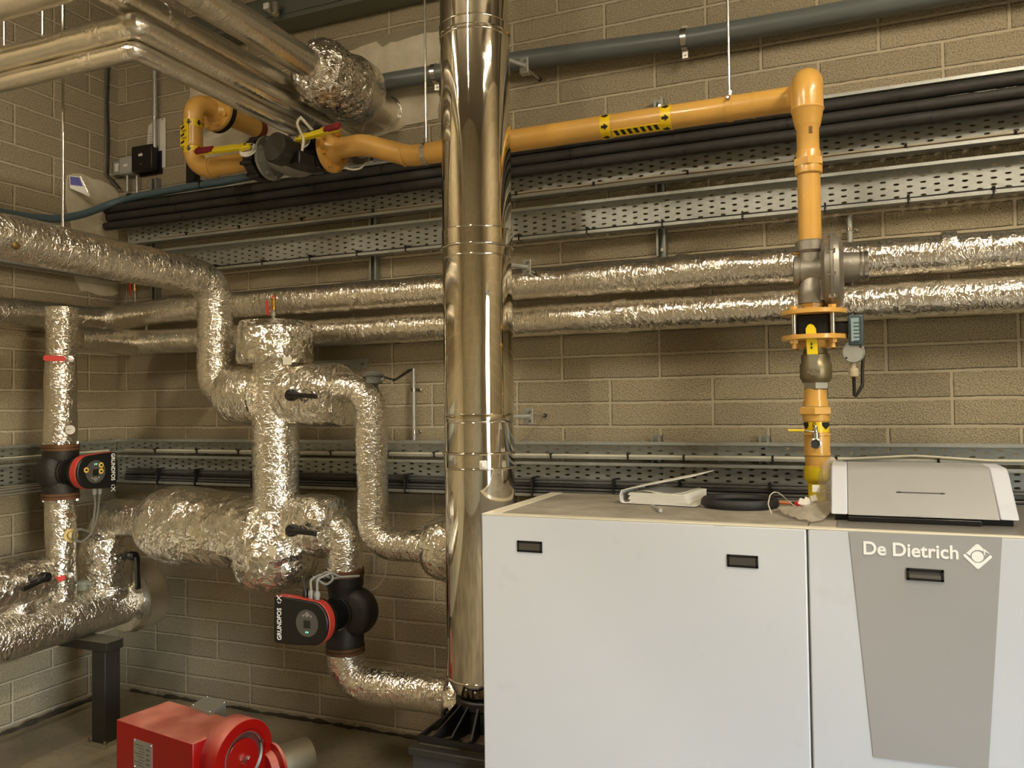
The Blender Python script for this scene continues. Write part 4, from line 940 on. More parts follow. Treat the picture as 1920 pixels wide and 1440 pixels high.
obj('rusty_collar', MB().tube([(wx, -.002, wz), (wx, -.05, wz)], r=.0505, seg=36), mat('red_primer', '7a2f1c', .6, 0, (60, .001), .3), t)
xv = at(468, 308, y=GY).x
obj('bend', MB().tube(fil([(wx, yf, wz-.006), (wx, GY, wz-.006), (wx, GY, GZ), (xv, GY, GZ+.004)], [.075, .105], 14), r=.0455, seg=40, step=.03), YEL, t)
for c, a in (((wx, GY+.005, wz-.115), Z), ((wx, GY, GZ+.12), Z), ((wx+.12, GY, GZ), X)):
    obj('weld_bead', MB().tube([V(c)-V(a)*.004, V(c)+V(a)*.004], r=.0485, seg=36, amp=.002, fr=40, step=.004), YEL, t)
for i, (y0, m) in enumerate(((yf-.022, YEL), (yf+.004, BLK), (yf+.016, BLK))):
    obj('flange', MB().lathe((wx, y0, wz-.006), Y, [(0, .052), (0, .100), (.006, .104), (.018 if i == 0 else .010, .104), (.018 if i == 0 else .010, .05)], 48), m, t)
bolts(t, (wx, yf-.022, wz-.006), -Y, .084, 8, r=.011, h=.014, ph=.5)
obj('neck', MB().lathe((wx, yf-.022, wz-.006), -Y, [(0, .062), (.010, .055), (.022, .047)], 36), YEL, t)
# printed gas tape on the drop and on the long run
def band(t, c, ax, r, w, arrows, adir, half=None, face=None):
    """yellow warning tape ring with black arrows"""
    c, ax = V(c), V(ax).normalized()
    b = obj('warning_tape', MB().lathe(c, ax, [(-w/2, r), (-w/2, r+.0008), (w/2, r+.0008), (w/2, r)], 40), TAPE, t)
    up = Z if abs(ax.z) < .9 else X; u = ax.cross(up).normalized(); wv = ax.cross(u)
    for k in range(arrows):
        a = 2*PI*k/arrows+.3; n = u*math.cos(a)+wv*math.sin(a); s = n.cross(ax); p = c+n*(r+.0009)
        sh = [(-.014, -.0055), (-.002, -.0055), (-.002, -.013), (.014, 0), (-.002, .013), (-.002, .0055), (-.014, .0055)]
        mb = MB().prism([(x*adir, y) for x, y in sh], p-n*.001, ax, s, n, .0016); obj('arrow_mark', mb, BINK, b, sm=False)
    return b
zt1_, zt2_ = at(358, 228, y=GY-.04).z, at(358, 278, y=GY-.04).z
band(t, (wx, GY, zt1_), Z, .0462, .034, 6, -1); band(t, (wx, GY, zt2_), Z, .0462, .034, 6, -1)
s0 = obj('warning_tape', MB().prism([(-.026, 0), (.026, 0), (.026, zt1_-zt2_-.03), (-.026, zt1_-zt2_-.03)], (wx-.010, GY-.0482, zt2_+.015), V((1, 0, 0)), Z, V((0, 1, 0)), .006), TAPE, t, sm=False)
# vertical strip follows the pipe on the camera side
mb = MB(); P = []
for k in range(7):
    a = math.radians(150+k*16); P.append([(wx+.0478*math.cos(-a+PI/2*0), GY-.0478*abs(math.sin(a))*1., z) for z in (zt2_+.014, zt1_-.014)])
s0b = obj('warning_tape', MB().sheet(P, 7, 2), TAPE, t)
for k in range(3):
    z = zt2_+.030+.036*k
    obj('stripe_mark', MB().prism([(-.026, -.008), (-.004, .002), (-.004, .014), (-.026, .004)], (wx-.006, GY-.0485, z), X, Z, -Y, .0006), BINK, s0, sm=False)
for k in range(2): text('gas_word', 'GAS', .016, BINK, s0, (wx-.012, GY-.0486, zt2_+.052+.036*k), X, Z, -Y, .0003, .0002)
# shut-off valves and the solenoid valve between flanges
gx = lambda px: at(px, 300, y=GY).x
def lug(name, label, x0, x1, pc, tip):
    t = thing(name, label, 'valve', ((x0+x1)/2, GY, GZ-.1), 'black wafer valves with yellow levers')
    obj('valve_body', MB().lathe((x0, GY, GZ), X, [(0, .046), (0, .088), (.006, .098), (x1-x0-.006, .098), (x1-x0, .088), (x1-x0, .046)], 40), BLK, t)
    for k in range(8):
        a = PI/8+k*PI/4; obj('lug', MB().lathe((x0+.004, GY+.090*math.cos(a), GZ+.090*math.sin(a)), X, [(0, .016), (x1-x0-.008, .016)], 14), BLK, t)
        obj('bolt', MB().lathe((x0-.022, GY+.082*math.cos(a), GZ+.082*math.sin(a)), X, [(0, .009), (.008, .009), (.008, .006), (x1-x0+.04, .006)], 6), BLK, t, sm=False)
    obj('stem', MB().cyl(V(((x0+x1)/2, GY-.03, GZ+.03)), pc, .014, 14), CAST, t)
    n = V((0.25, -.82, .52)).normalized(); u = V((1, 0, 0))-n*n.x; u.normalize(); w = n.cross(u)
    pl = obj('notch_plate', MB().prism([(.036*math.cos(k*PI/8)*1.1-.004, .046*math.sin(k*PI/8)) for k in range(16)], pc-n*.006, u, w, n, .004), WPL, t, bev=.001)
    for k in range(6):
        a = -1.2+.3*k; obj('notch_mark', MB().prism([(.024*math.cos(a), .030*math.sin(a)-.0015), (.033*math.cos(a), .040*math.sin(a)-.0015), (.033*math.cos(a), .040*math.sin(a)+.002), (.024*math.cos(a), .030*math.sin(a)+.002)], pc-n*.0015, u, w, n, .0008), BINK, pl, sm=False)
    d = (tip-pc); ln = d.length; d.normalize(); q = d.cross(n).normalized(); n = q.cross(d)
    obj('lever', MB().prism([(-.02, -.012), (.02, -.020), (.05, -.013), (.07, -.017), (ln*.97, -.014), (ln, 0), (ln*.97, .014), (.07, .017), (.05, .012), (.02, .020), (-.02, .012)], pc+n*.006, d, q, n, .020), YPL, t, bev=.004, label='yellow lever')
    obj('grip', MB().box(pc+d*(ln*.83)+n*.024, (ln*.36, .030, .020), Matrix((d, q, n)).transposed()), MAROON, t, bev=.004, label='maroon grip')
    obj('lever_bolt', MB().lathe(pc+n*.02, n, [(0, .008), (.012, .007)], 6), CHR, t, sm=False)
    return t
lug('gas_valve', 'black wafer valve with yellow lever pointing left, first on the gas line', gx(479), gx(499), at(466, 280, y=GY-.11), at(374, 291, y=GY-.10))
lug('gas_valve', 'black wafer valve with yellow lever pointing right, next to the yellow flange', gx(598), gx(614), at(566, 265, y=GY-.13), at(642, 244, y=GY-.15))
t = thing('solenoid_valve', 'grey gas solenoid valve with a black round coil between the two wafer valves', 'solenoid valve', (gx(545), GY, GZ-.1))
x0, x1 = gx(504), gx(593)
gs = mat('grey_cast_paint', '8d8a80', .4, .35, (80, .001), .15)
obj('flange', MB().lathe((x0, GY, GZ), X, [(0, .03), (0, .102), (.014, .102), (.018, .06), (.03, .055)], 44), gs, t)
obj('flange', MB().lathe((x1, GY, GZ), -X, [(0, .03), (0, .102), (.014, .102), (.018, .06), (.03, .055)], 44), gs, t)
obj('valve_body', MB().tube([(x0+.01, GY, GZ), (x1-.01, GY, GZ)], prof=[(0, .056), (.03, .062), (.09, .088), (x1-x0-.12, .088), (x1-x0-.05, .062), (x1-x0-.02, .056)], seg=40, step=.02), gs, t)
obj('bottom_bowl', MB().lathe((gx(558), GY-.01, GZ-.02), -Z, [(0, .08), (.055, .078), (.075, .060), (.085, .03)], 36), gs, t)
bolts(t, (x0+.014, GY, GZ), X, .083, 8, r=.010, m=gs, ph=.5); bolts(t, (x1-.014, GY, GZ), -X, .083, 8, r=.010, m=gs, ph=.5)
ca = V((-.16, -.98, .05)).normalized(); cc = at(514, 276, y=GY-.25)
obj('coil_housing', MB().lathe(cc, -ca, [(0, .060), (.004, .067), (.055, .067), (.060, .058), (.15, .056), (.24, .046)], 44), BLK, t)
obj('coil_cap', MB().lathe(cc, ca, [(-.002, .060), (.004, .058), (.006, .006), (.009, .004)], 44), mat('coil_cap', '2a2823', .35), t)
s_ = ca.cross(Z).normalized(); 
obj('terminal_box', MB().box(cc-ca*.10+V((.055, -.0, -.035)), (.06, .09, .06), Matrix((s_, -ca, s_.cross(-ca))).transposed()), BLK, t, bev=.006)
obj('sticker', MB().box(cc+ca*.005+s_*.018*-1+Z*-.028, (.014, .002, .014), Matrix((s_, ca, s_.cross(ca))).transposed()), mat('orange_sticker', 'e0992a', .5), t, label='orange sticker')
a0 = cc-ca*.10+V((.07, -.02, .0)); a1 = at(563, 218, y=GY-.1)
obj('lead', MB().tube(fil([a0, a0+Z*.05+X*.01, a1-X*.02-Z*.03, a1, at(585, 245, y=GY-.06)], .03, 6), r=.006, seg=10, step=.02).tube(fil([a1, at(575, 232, y=GY-.08), at(594, 252, y=GY-.05)], .03, 5), r=.005, seg=8, step=.02), WHCAB, t)
q = [at(650, 316, y=GY-.02), at(672, 320, y=GY-.02), at(686, 306, y=GY+.05), at(698, 303, y=GY+.15)]
one('cable', MB().tube(fil(q, .03, 5), r=.0045, seg=8), WHCAB, 'short white cable curling below the yellow flange', 'cable')
# long yellow run from flange past the flue to the elbow
GY2 = -.45; GZ2 = 2.742
xe_ = at(1513, 160, y=-.53).x
t = thing('gas_pipe', 'long yellow gas pipe running behind the flue to the right elbow', 'gas pipe', (3, GY2, GZ2-gr), 'ochre yellow gas pipework')
xf = gx(618); 
obj('flange', MB().lathe((xf, GY, GZ-.004), X, [(0, .03), (0, .104), (.020, .104), (.020, .064), (.026, .060), (.040, .052), (.055, .047)], 48), YEL, t)
bolts(t, (xf+.020, GY, GZ-.004), X, .086, 8, r=.012, h=.016, m=mat('bolt_ochre', 'c08a35', .35), ph=.5)
obj('pipe', MB().tube(fil([(xf+.02, GY, GZ-.004), (2.06, GY-.005, GZ-.006), (2.26, GY2, GZ2), (3.80, GY2, GZ2)], .16, 8), r=.046, seg=40, step=.05), YEL, t)
for x, y, z in ((2.03, GY-.003, GZ-.006), (2.24, GY2-.01, GZ2+.003), (3.72, GY2, GZ2)):
    obj('weld_bead', MB().tube([(x-.005, y, z), (x+.005, y, z)], r=.0475, seg=36, amp=.002, fr=40, step=.004), YEL, t)
VY = -.60; xV = at(1514, 225, y=VY).x
ztop_ = at(1513, 205, y=VY).z
obj('elbow', MB().tube(fil([(3.78, GY2, GZ2), (xV, GY2, GZ2), (xV, VY, GZ2+.022), (xV, VY, ztop_)], [.075, .07], 12), prof=[(0, .046), (.06, .046), (.10, .053), (.6, .053)], seg=40, step=.02), YEL, t)
for px0 in (1133, 1247):
    c = at(px0, 230, y=GY2-.046); band(t, (c.x, GY2, GZ2), X, .0462, .040, 6, 1)
ca_, cb_ = at(1146, 250, y=GY2-.04).x, at(1238, 240, y=GY2-.04).x
al = math.radians(-56); nn = V((0, -math.cos(al), math.sin(al))); pp = V((0, GY2, GZ2))+nn*.0466; ss = V((0, -math.sin(-al), -math.cos(al)))
ss = X.cross(nn).normalized()
tp = obj('warning_tape', MB().prism([(0, -.016), (cb_-ca_, -.016), (cb_-ca_, .016), (0, .016)], pp+X*ca_-nn*.002, X, ss, nn, .003), TAPE, t, sm=False)
for k in range(7):
    a = .008+k*(cb_-ca_-.01)/7
    obj('stripe_mark', MB().prism([(a, -.012), (a+.014, -.012), (a+.022, .012), (a+.008, .012)], pp+X*ca_+nn*.0008, X, ss, nn, .0008), BINK, tp, sm=False)
def clip(px, py, label, zr=RZ):
    c = at(px, py, y=GY2); x = c.x
    r_ = one('hanger_rod', MB().cyl((x, GY2, GZ2+.06), (x, GY2, zr), .005, 10), CHR, 'threaded hanger rod holding the yellow gas pipe, '+label, 'hanger rod', 'threaded hanger rods')
    k = thing('pipe_clip', 'steel ring clip on the yellow gas pipe, '+label, 'pipe clip', (x, GY2, GZ2), 'ring clips on the gas pipe')
    obj('ring_band', MB().lathe((x, GY2, GZ2), X, [(-.011, .0465), (-.011, .049), (.011, .049), (.011, .0465)], 40), CHR if px < 900 else YEL, k)
    obj('boss', MB().lathe((x, GY2, GZ2+.047), Z, [(0, .009), (.02, .009), (.022, .006)], 6), CHR, k, sm=False)
    obj('side_bolt', MB().lathe((x, GY2-.044, GZ2+.024), -Y, [(0, .009), (.008, .009), (.012, .005)], 6), CHR, k, sm=False)
clip(799, 275, 'just left of the flue'); clip(1368, 185, 'right of the striped tape')
# vertical drop: built from levels read down the pipe
def vz(py): return at(1520, py, y=VY).z
def vx(py): return at(1513+(py-225)*.0295, py, y=VY).x
xv0 = xV
t = thing('gas_pipe', 'upright yellow gas pipe from the elbow down to the regulator', 'gas pipe', (xV, VY, vz(460)), 'ochre yellow gas pipework')
obj('reducer', MB().lathe((xV, VY, 0), -Z, [(-vz(203), .0545), (-vz(206), .056), (-vz(209), .052), (-vz(232), .044), (-vz(238), .041), (-vz(242), .037), (-vz(290), .037)], 40), YEL, t)
obj('pipe', MB().tube([(xV, VY, vz(285)), (xV, VY, vz(462))], r=.0375, seg=36), YEL, t)
obj('union_nut', MB().lathe((xV, VY, 0), -Z, [(-vz(298), .048), (-vz(300), .052), (-vz(312), .052), (-vz(314), .046)], 6), YEL, t, sm=False)
obj('collar', MB().lathe((xV, VY, 0), -Z, [(-vz(283), .0385), (-vz(286), .041), (-vz(298), .041), (-vz(314), .045), (-vz(326), .045), (-vz(329), .0385)], 36), YEL, t)
obj('ink_mark', MB().bx(xV+.006, xV+.016, VY-.0385, VY-.034, vz(255), vz(243)), mat('brown_ink', '6b4d22', .6), t)
# regulator
t = thing('gas_regulator', 'cast aluminium gas regulator with an upright lens-shaped diaphragm case', 'gas regulator', (xV, VY, vz(572)))
zc_ = at(1520, 508, y=VY).z
rx = lambda px: at(px, 508, y=VY).x
obj('inlet', MB().tube([(xV, VY, vz(452)), (xV, VY, vz(500))], prof=[(0, .046), (.004, .050), (.035, .050), (.045, .042), (.11, .042)], seg=32, step=.02).prism([(0, 0), (.10, .0), (.10, -.03), (.06, -.14), (-.02, -.06)], (xV, VY+.03, vz(466)), X, Z, -Y, .06), CAST, t, bev=.006)
obj('outlet', MB().tube([(xV+.004, VY, vz(520)), (xV+.004, VY, vz(570))], prof=[(0, .040), (.05, .050), (.07, .048), (.12, .046)], seg=32, step=.02).bx(xV, xV+.09, VY-.04, VY+.04, vz(566), vz(535)), CAST, t, bev=.006)
obj('cross_barrel', MB().lathe((rx(1489), VY, zc_), X, [(0, .036), (.003, .048), (.022, .048), (.024, .050), (.15, .050)], 40), CAST, t)
obj('end_cap', MB().lathe((rx(1489)-.001, VY, zc_), X, [(0, .047), (.004, .052), (.018, .052), (.020, .048)], 40), CAST, t)
xd = rx(1561); zd_ = at(1562, 509, y=VY).z
obj('diaphragm_case', MB().lathe((xd, VY, zd_), X, [(-.036, .05), (-.034, .095), (-.022, .118), (-.006, .124), (-.004, .132), (.004, .132), (.006, .124), (.022, .118), (.034, .095), (.036, .05)], 56), CAST, t)
for k in range(10):
    a = k*PI/5+.2; obj('bolt', MB().lathe((xd-.012, VY+.126*math.cos(a), zd_+.126*math.sin(a)), X, [(0, .007), (.024, .007)], 6), CHR, t, sm=False)
obj('spring_housing', MB().lathe((xd+.03, VY, zc_+.004), X, [(0, .052), (.08, .046), (rx(1612)-xd-.034, .044)], 36), CAST, t)
obj('housing_cap', MB().lathe((rx(1612), VY, zc_+.004), X, [(0, .044), (.001, .050), (.008, .050), (.009, .046), (.014, .046), (.015, .050), (.026, .050), (.028, .044)], 36), CHR, t)
for (px_p, py_p) in ((1487, 476), (1491, 549)):
    p = at(px_p, py_p, y=VY-.02); obj('test_nipple', MB().lathe(p, X, [(0, .004), (.02, .004), (.022, .009), (.05, .009)], 10), BRASS, t)
for px_p, py_p in ((1543, 494), (1543, 528)):
    p = at(px_p, py_p, y=VY-.055); obj('boss', MB().lathe(p, -Y, [(-.01, .011), (.008, .009)], 12), CHR, t)
p = at(1585, 541, y=VY-.03); obj('side_screw', MB().cyl(p-X*.03, p, .005, 8).lathe(p, X, [(0, .009), (.006, .009)], 10), CHR, t)
# flanged safety valve
xw = at(1526, 612, y=VY).x
t = thing('gas_valve', 'black valve held between two yellow bolted flanges under the regulator', 'valve', (xw, VY, vz(646)))
fr_ = .106
obj('flange', MB().lathe((xw, VY, 0), -Z, [(-vz(581), .05), (-vz(583), fr_), (-vz(591), fr_), (-vz(592), .05)], 48), YEL, t)
obj('flange', MB().lathe((xw, VY, 0), -Z, [(-vz(629), .05), (-vz(630), fr_), (-vz(638), fr_), (-vz(641), .066), (-vz(652), .058), (-vz(655), .04)], 48), YEL, t)
obj('neck', MB().lathe((xw, VY, 0), -Z, [(-vz(563), .040), (-vz(566), .042), (-vz(574), .042), (-vz(574), .038), (-vz(582), .038)], 8), YEL, t, sm=False)
obj('valve_body', MB().bx(xw-.052, xw+.052, VY-.05, VY+.05, vz(629), vz(591)), BLK, t, bev=.006)
for k in range(4):
    a = PI/4+k*PI/2; x, y = xw+.086*math.cos(a), VY+.086*math.sin(a)
    obj('stud_bolt', MB().cyl((x, y, vz(655)), (x, y, vz(577)), .008, 10).lathe((x, y, vz(583)), Z, [(0, .014), (.012, .014)], 6).lathe((x, y, vz(638)), -Z, [(0, .014), (.014, .014)], 6), CHR if k == 9 else YEL, t, sm=False)
    obj('stud_rod', MB().cyl((x, y, vz(628)), (x, y, vz(593)), .0085, 12), CHR, t)
obj('side_block', MB().bx(xw+.05, xw+.15, VY-.028, VY+.028, vz(630), vz(612)).cyl((xw+.05, VY, vz(616)), (at(1592, 615, y=VY).x, VY, vz(616)), .02, 16).lathe((xw+.11, VY, vz(613)), X, [(0, .026), (.02, .028), (.03, .022)], 12), BLK, t, bev=.003)
# ball valve with yellow lever
t = thing('ball_valve', 'steel ball valve with a long yellow lever, on the upright gas pipe', 'valve', (xw, VY, vz(735)))
obj('valve_body', MB().lathe((xw+.003, VY, 0), -Z, [(-vz(655), .037), (-vz(664), .040), (-vz(666), .046), (-vz(680), .047), (-vz(684), .052), (-vz(709), .052), (-vz(712), .049), (-vz(718), .042)], 36), mat('nickel_brass', '8a8064', .38, .75, (60, .001), .2), t)
obj('hex_end', MB().lathe((xw+.003, VY, 0), -Z, [(-vz(716), .040), (-vz(718), .043), (-vz(729), .043), (-vz(731), .038)], 6), mat('nickel_steel', '8d8b80', .35, .8), t, sm=False)
hc = at(1526, 697, y=VY-.075); ht = at(1520, 612, y=VY-.085)
dz_ = (ht-hc).normalized()
lv = obj('lever', MB().prism([(-.012, -.012), (.05, -.013), (.055, -.016), ((ht-hc).length-.008, -.014), ((ht-hc).length+.004, 0), ((ht-hc).length-.008, .014), (.055, .016), (.05, .013), (-.012, .012)], hc-Y*.0, dz_, X, -Y, .0035), mat('lever_steel', 'b5b0a2', .3, .8), t, bev=.001, ang=30)
obj('lever_sleeve', MB().prism([(.058, -.017), ((ht-hc).length-.008, -.016), ((ht-hc).length+.004, -.009), ((ht-hc).length+.008, 0), ((ht-hc).length+.004, .009), ((ht-hc).length-.008, .016), (.058, .017)], hc+Y*.001, dz_, X, -Y, .006), YPL, lv, label='yellow sleeve')
c = hc+dz_*((ht-hc).length-.035)-Y*.0055
obj('lever_print', MB().lathe(c, -Y, [(0, .006), (.0006, .006)], 14).box(c-Z*.024, (.005, .001, .008)).box(c-Z*.036, (.005, .001, .008)), BINK, lv, sm=False)
obj('stem_nut', MB().lathe(hc-Y*.002, -Y, [(-.03, .011), (0, .014), (.006, .014), (.006, .009), (.016, .008)], 6).bx(hc.x-.020, hc.x+.020, hc.y-.008, hc.y-.003, hc.z-.004, hc.z+.004), CHR, t, sm=False)
# lower yellow fittings into the boiler
xl = at(1531, 800, y=VY).x
zb0 = 1.302
t = thing('gas_pipe', 'lowest yellow gas fittings entering the boiler top behind the plastic bag', 'gas pipe', (xl, VY, zb0), 'ochre yellow gas pipework')
pf = [(730, .0375), (748, .0375), (748, .044), (759, .044), (759, .048), (763, .048)]
obj('upper_pipe', MB().lathe((xl-.002, VY, 0), -Z, [(-vz(a), r) for a, r in ((729, .036), (751, .036), (751, .041), (762, .041))], 36), YEL, t)
obj('union_nut', MB().lathe((xl-.002, VY, 0), -Z, [(-vz(763), .052), (-vz(765), .056), (-vz(776), .056), (-vz(778), .05)], 6), YEL, t, sm=False)
obj('socket', MB().lathe((xl, VY, 0), -Z, [(-vz(777), .045), (-vz(789), .043), (-vz(790), .039), (-vz(812), .039), (-vz(813), .044), (-vz(816), .044), (-vz(817), .042), (-vz(849), .042), (-vz(850), .044), (-vz(853), .044), (-vz(855), .040), (-vz(872), .038), (-vz(873), .040), (-vz(877), .038)], 40), YEL, t)
b_ = obj('warning_tape', MB().lathe((xl, VY, 0), -Z, [(-vz(791), .0394), (-vz(791), .0402), (-vz(810), .0402), (-vz(810), .0394)], 40), TAPE, t)
for a in (-1.35, .42):
    n = V((math.sin(a+.35), -math.cos(a+.35), 0)); s = Z.cross(n)
    obj('arrow_mark', MB().prism([(-.017, .012), (.012, .012), (.012, .002), (-.002, -.013), (-.017, -.001)], V((xl, VY, vz(798)))+n*.0398, s*-1, Z, n, .0012), BINK, b_, sm=False)
n = V((math.sin(-.05), -math.cos(-.05), 0)); text('gas_word', 'GAS', .017, BINK, b_, V((xl-.004, VY, vz(800)))+n*.0412, -Z, Z.cross(n), n, .0003, .0003)
obj('tapered_end', MB().lathe((xl-.004, VY, 0), -Z, [(-vz(874), .040), (-vz(895), .040), (-vz(903), .034), (-vz(905), .028), (-zb0, .027)], 36), mat('bright_yellow_wrap', 'd8bd18', .4), t, label='bright yellow end')
c = at(1530, 831, y=VY-.06)
t = thing('test_cock', 'small steel test cock with a thin yellow lever pointing left', 'valve', (c.x, c.y, c.z-.02))
obj('cock_body', MB().lathe(c+Y*.02, -Y, [(0, .012), (.03, .012), (.032, .018), (.044, .018), (.046, .014), (.040, .012)], 24).lathe(c+Z*.01, Z, [(0, .011), (.025, .011), (.028, .007), (.045, .006), (.05, .003)], 12), CHR, t)
obj('bore', MB().lathe(c-Y*.0215, -Y, [(0, .012), (.001, .012)], 20), DARK, t)
e = at(1478, 807, y=VY-.06)
obj('lever', MB().tube(fil([c+Z*.042, c+V((-.012, 0, .036)), c+V((-.032, 0, e.z-c.z)), e], .006, 4), r=.0032, seg=8, ell=1.), CHR, t)
obj('lever_sleeve', MB().tube([c+V((-.036, 0, e.z-c.z)), e], r=.0042, seg=8), YPL, t)
# pressure switch
a = at(1590, 592, y=VY-.01); b = at(1620, 648, y=VY-.01)
t = thing('pressure_switch', 'grey-blue pressure switch box on the brick side, with round dial and cable loop', 'pressure switch', (a.x, VY, b.z-.12))
obj('switch_box', MB().bx(a.x, b.x, VY-.045, VY+.055, b.z, a.z), mat('switch_blue_grey', '3e4d52', .4), t, bev=.006)
obj('cover', MB().bx(a.x+.008, b.x-.014, VY-.049, VY-.045, b.z+.012, a.z-.012), mat('clear_cover', '8aa0a5', .15), t, bev=.001)
mb = MB()
for k in range(6): mb.bx(a.x+.016, a.x+.040-.006*(k % 2), VY-.0498, VY-.049, a.z-.030-.012*k, a.z-.026-.012*k)
obj('printed_lines', mb, mat('switch_print', '3c4a50', .5), t, sm=False)
obj('top_screw', MB().lathe((a.x+.012, VY-.02, a.z), Z, [(0, .008), (.005, .006)], 10), BLK, t)
c = at(1600, 661, y=VY-.02)
obj('round_dial', MB().lathe(c+Y*.02, -Y, [(0, .03), (.01, .036), (.034, .036), (.038, .032), (.036, .030)], 36), GALV, t)
for s in (-1, 1): obj('dial_screw', MB().lathe(c+V((s*.022, -.017, s*.018)), -Y, [(0, .004), (.003, .003)], 8), BINK, t)
obj('gland', MB().lathe(c-Z*.034, -Z, [(0, .008), (.018, .008), (.018, .015), (.026, .015), (.027, .017), (.045, .015), (.048, .008)], 16), mat('beige_gland', 'b3a58a', .5), t)
q = [c-Z*.08, at(1601, 715, y=VY-.01), at(1602, 741, y=VY), at(1605, 743, y=VY), at(1617, 723, y=VY), at(1617, 690, y=VY+.01), at(1620, 652, y=VY+.02)]
obj('lead', MB().tube(fil(q, .012, 4), r=.0056, seg=10, step=.02), BKCAB, t)

# ================================================================== BOILER
BT = 1.300; BF = -1.218; BB = -.575; bx0 = 2.945; bs = at(1513, 990, y=BF).x
bx1 = 4.86
t = thing('boiler', 'large white floor-standing boiler with grey front panel and silver control hood', 'boiler', ((bx0+bx1)/2, (BF+BB)/2, 0))
BOIL = t
xg0, xg1 = at(1592, 996, y=BF).x, at(1879, 1006, y=BF).x
obj('casing', MB().bx(bx0+.004, bx1, BF+.018, BB, .03, BT-.012), WPAINT, t)
obj('plinth', MB().bx(bx0+.03, bx1-.02, BF+.05, BB+.02, 0, .03), DARK, t)
obj('side_panel', MB().bx(bx0, bs-.0025, BF, BF+.02, .05, BT-.004), WPAINT, t, bev=.004, label='wide plain white panel')
obj('front_panel', MB().bx(bs+.0025, bx1, BF, BF+.02, .05, BT-.004), WPAINT, t, bev=.004)
obj('end_panel', MB().bx(bx0, bx0+.016, BF+.021, BB, .05, BT-.004), WPAINT, t, bev=.003)
gp = [at(a, b, y=BF) for a, b in ((1592, 997), (1879, 1007), (1853, 1446), (1638, 1419))]
obj('grey_panel', MB().prism([(p.x, p.z) for p in gp][::-1], (0, BF+.001, 0), X, Z, -Y, .0035), GPAINT, t, sm=False, label='grey tapering front panel')
bm = .016
obj('top_rail', MB().bx(bx0, bx1, BF, BF+.034, BT-.006, BT).bx(bx0, bx0+.05, BF+.034, BB, BT-.006, BT), mat('cream_edge', 'cdc6b0', .45), t, bev=.002)
obj('top_panel', MB().bx(bx0+.051, bs+.0, BF+.035, BB, BT-.010, BT-.0015), TOPD, t)
obj('top_panel', MB().bx(bs+.002, 3.985, BF+.035, BB, BT-.010, BT-.0015), TOPD, t)
tpd = mat('dark_top_strip', '6a675f', .35)
obj('top_strip', MB().bx(3.986, bx1, BF+.022, BB, BT-.008, BT+.0005), tpd, t, bev=.002)
def handle(px0, py0, px1, py1, grey=False):
    a, b = at(px0, py0, y=BF), at(px1, py1, y=BF); x0, x1, z1, z0 = a.x, b.x, a.z, b.z; f = .007; y = BF-.0035-(.0035 if grey else 0)
    h = obj('handle', MB().bx(x0, x1, y, BF+.001, z1-f, z1).bx(x0, x1, y, BF+.001, z0, z0+f).bx(x0, x0+f, y, BF+.001, z0, z1).bx(x1-f, x1, y, BF+.001, z0, z1), BLK, BOIL, bev=.001)
    obj('recess', MB().prism([(0, 0), (z1-z0-2*f, 0), (z1-z0-2*f, -.0), (0, .0025)], (x0+f, BF-.0036-(0.0 if not grey else .0004), z0+f), Z, -Y, X, x1-x0-2*f), mat('handle_recess', '3a3630', .55), h, sm=False)
    obj('finger_lip', MB().bx(x0+f, x1-f, y+.0005, y+.0025, z0+f, z0+f+.008), mat('handle_lip', '57534a', .5), h)
handle(970, 1013, 1017, 1037); handle(1363, 1039, 1422, 1066); handle(1699, 1064, 1770, 1091, True)
# lettering and emblem
yt = BF-.0026
a, b = at(1612, 1013, y=yt), at(1800, 1051, y=yt); lc = at(1706, 1035, y=yt)
text('brand_lettering', 'De Dietrich', .0478, WTXT, t, (lc.x, yt-.0008, lc.z+.003), X, Z, -Y, .0006, .0010, sx=.97)
ec = at(1833, 1043, y=yt); R0 = .0315
em = MB()
def rot45(x, z): return (ec.x+x, ec.z+z)
k_ = R0
em.prism([(-k_*.80, .20*k_), (-.12*k_, .92*k_), (0, .98*k_), (.12*k_, .92*k_), (.42*k_, .60*k_), (.36*k_, .42*k_), (.1*k_, .5*k_), (-.15*k_, .48*k_), (-.42*k_, .28*k_), (-.52*k_, .02*k_)][::-1], (ec.x, yt, ec.z), X, Z, -Y, .0012)
em.prism([(-k_, .04*k_), (-k_*.93, .13*k_), (-k_*.82, .10*k_), (-.40*k_, -.34*k_), (-.18*k_, -.50*k_), (.18*k_, -.50*k_), (.42*k_, -.34*k_), (.82*k_, .10*k_), (.93*k_, .13*k_), (k_, .04*k_), (k_*.98, -.05*k_), (.10*k_, -.96*k_), (0, -k_), (-.10*k_, -.96*k_), (-k_*.98, -.05*k_)][::-1], (ec.x, yt, ec.z), X, Z, -Y, .0012)
em.lathe((ec.x, yt, ec.z-.02*k_), -Y, [(0, .42*k_), (.0012, .42*k_)], 36)
em.prism([(.36*k_, .50*k_), (.48*k_, .60*k_), (.88*k_, .22*k_), (.60*k_, .35*k_)], (ec.x, yt, ec.z), X, Z, -Y, .0012)
em.prism([(.40*k_, .46*k_), (.52*k_, .40*k_), (.54*k_, .05*k_), (.46*k_, .12*k_)], (ec.x, yt, ec.z), X, Z, -Y, .0012)
obj('brand_emblem', em, WTXT, t, sm=False)
# smudges and pen mark on the front
mb = MB()
for k, (dx, dz) in enumerate(((0, .002), (.006, -.001), (.013, .001), (.019, -.001), (.026, .001))):
    p = at(1338, 985, y=BF); mb.tube([(p.x+dx, BF-.0008, p.z+dz), (p.x+dx+.003, BF-.0008, p.z+dz-.003)], r=.0006, seg=4)
obj('pen_mark', mb, mat('pen_grey', '7b7f8c', .6), t)
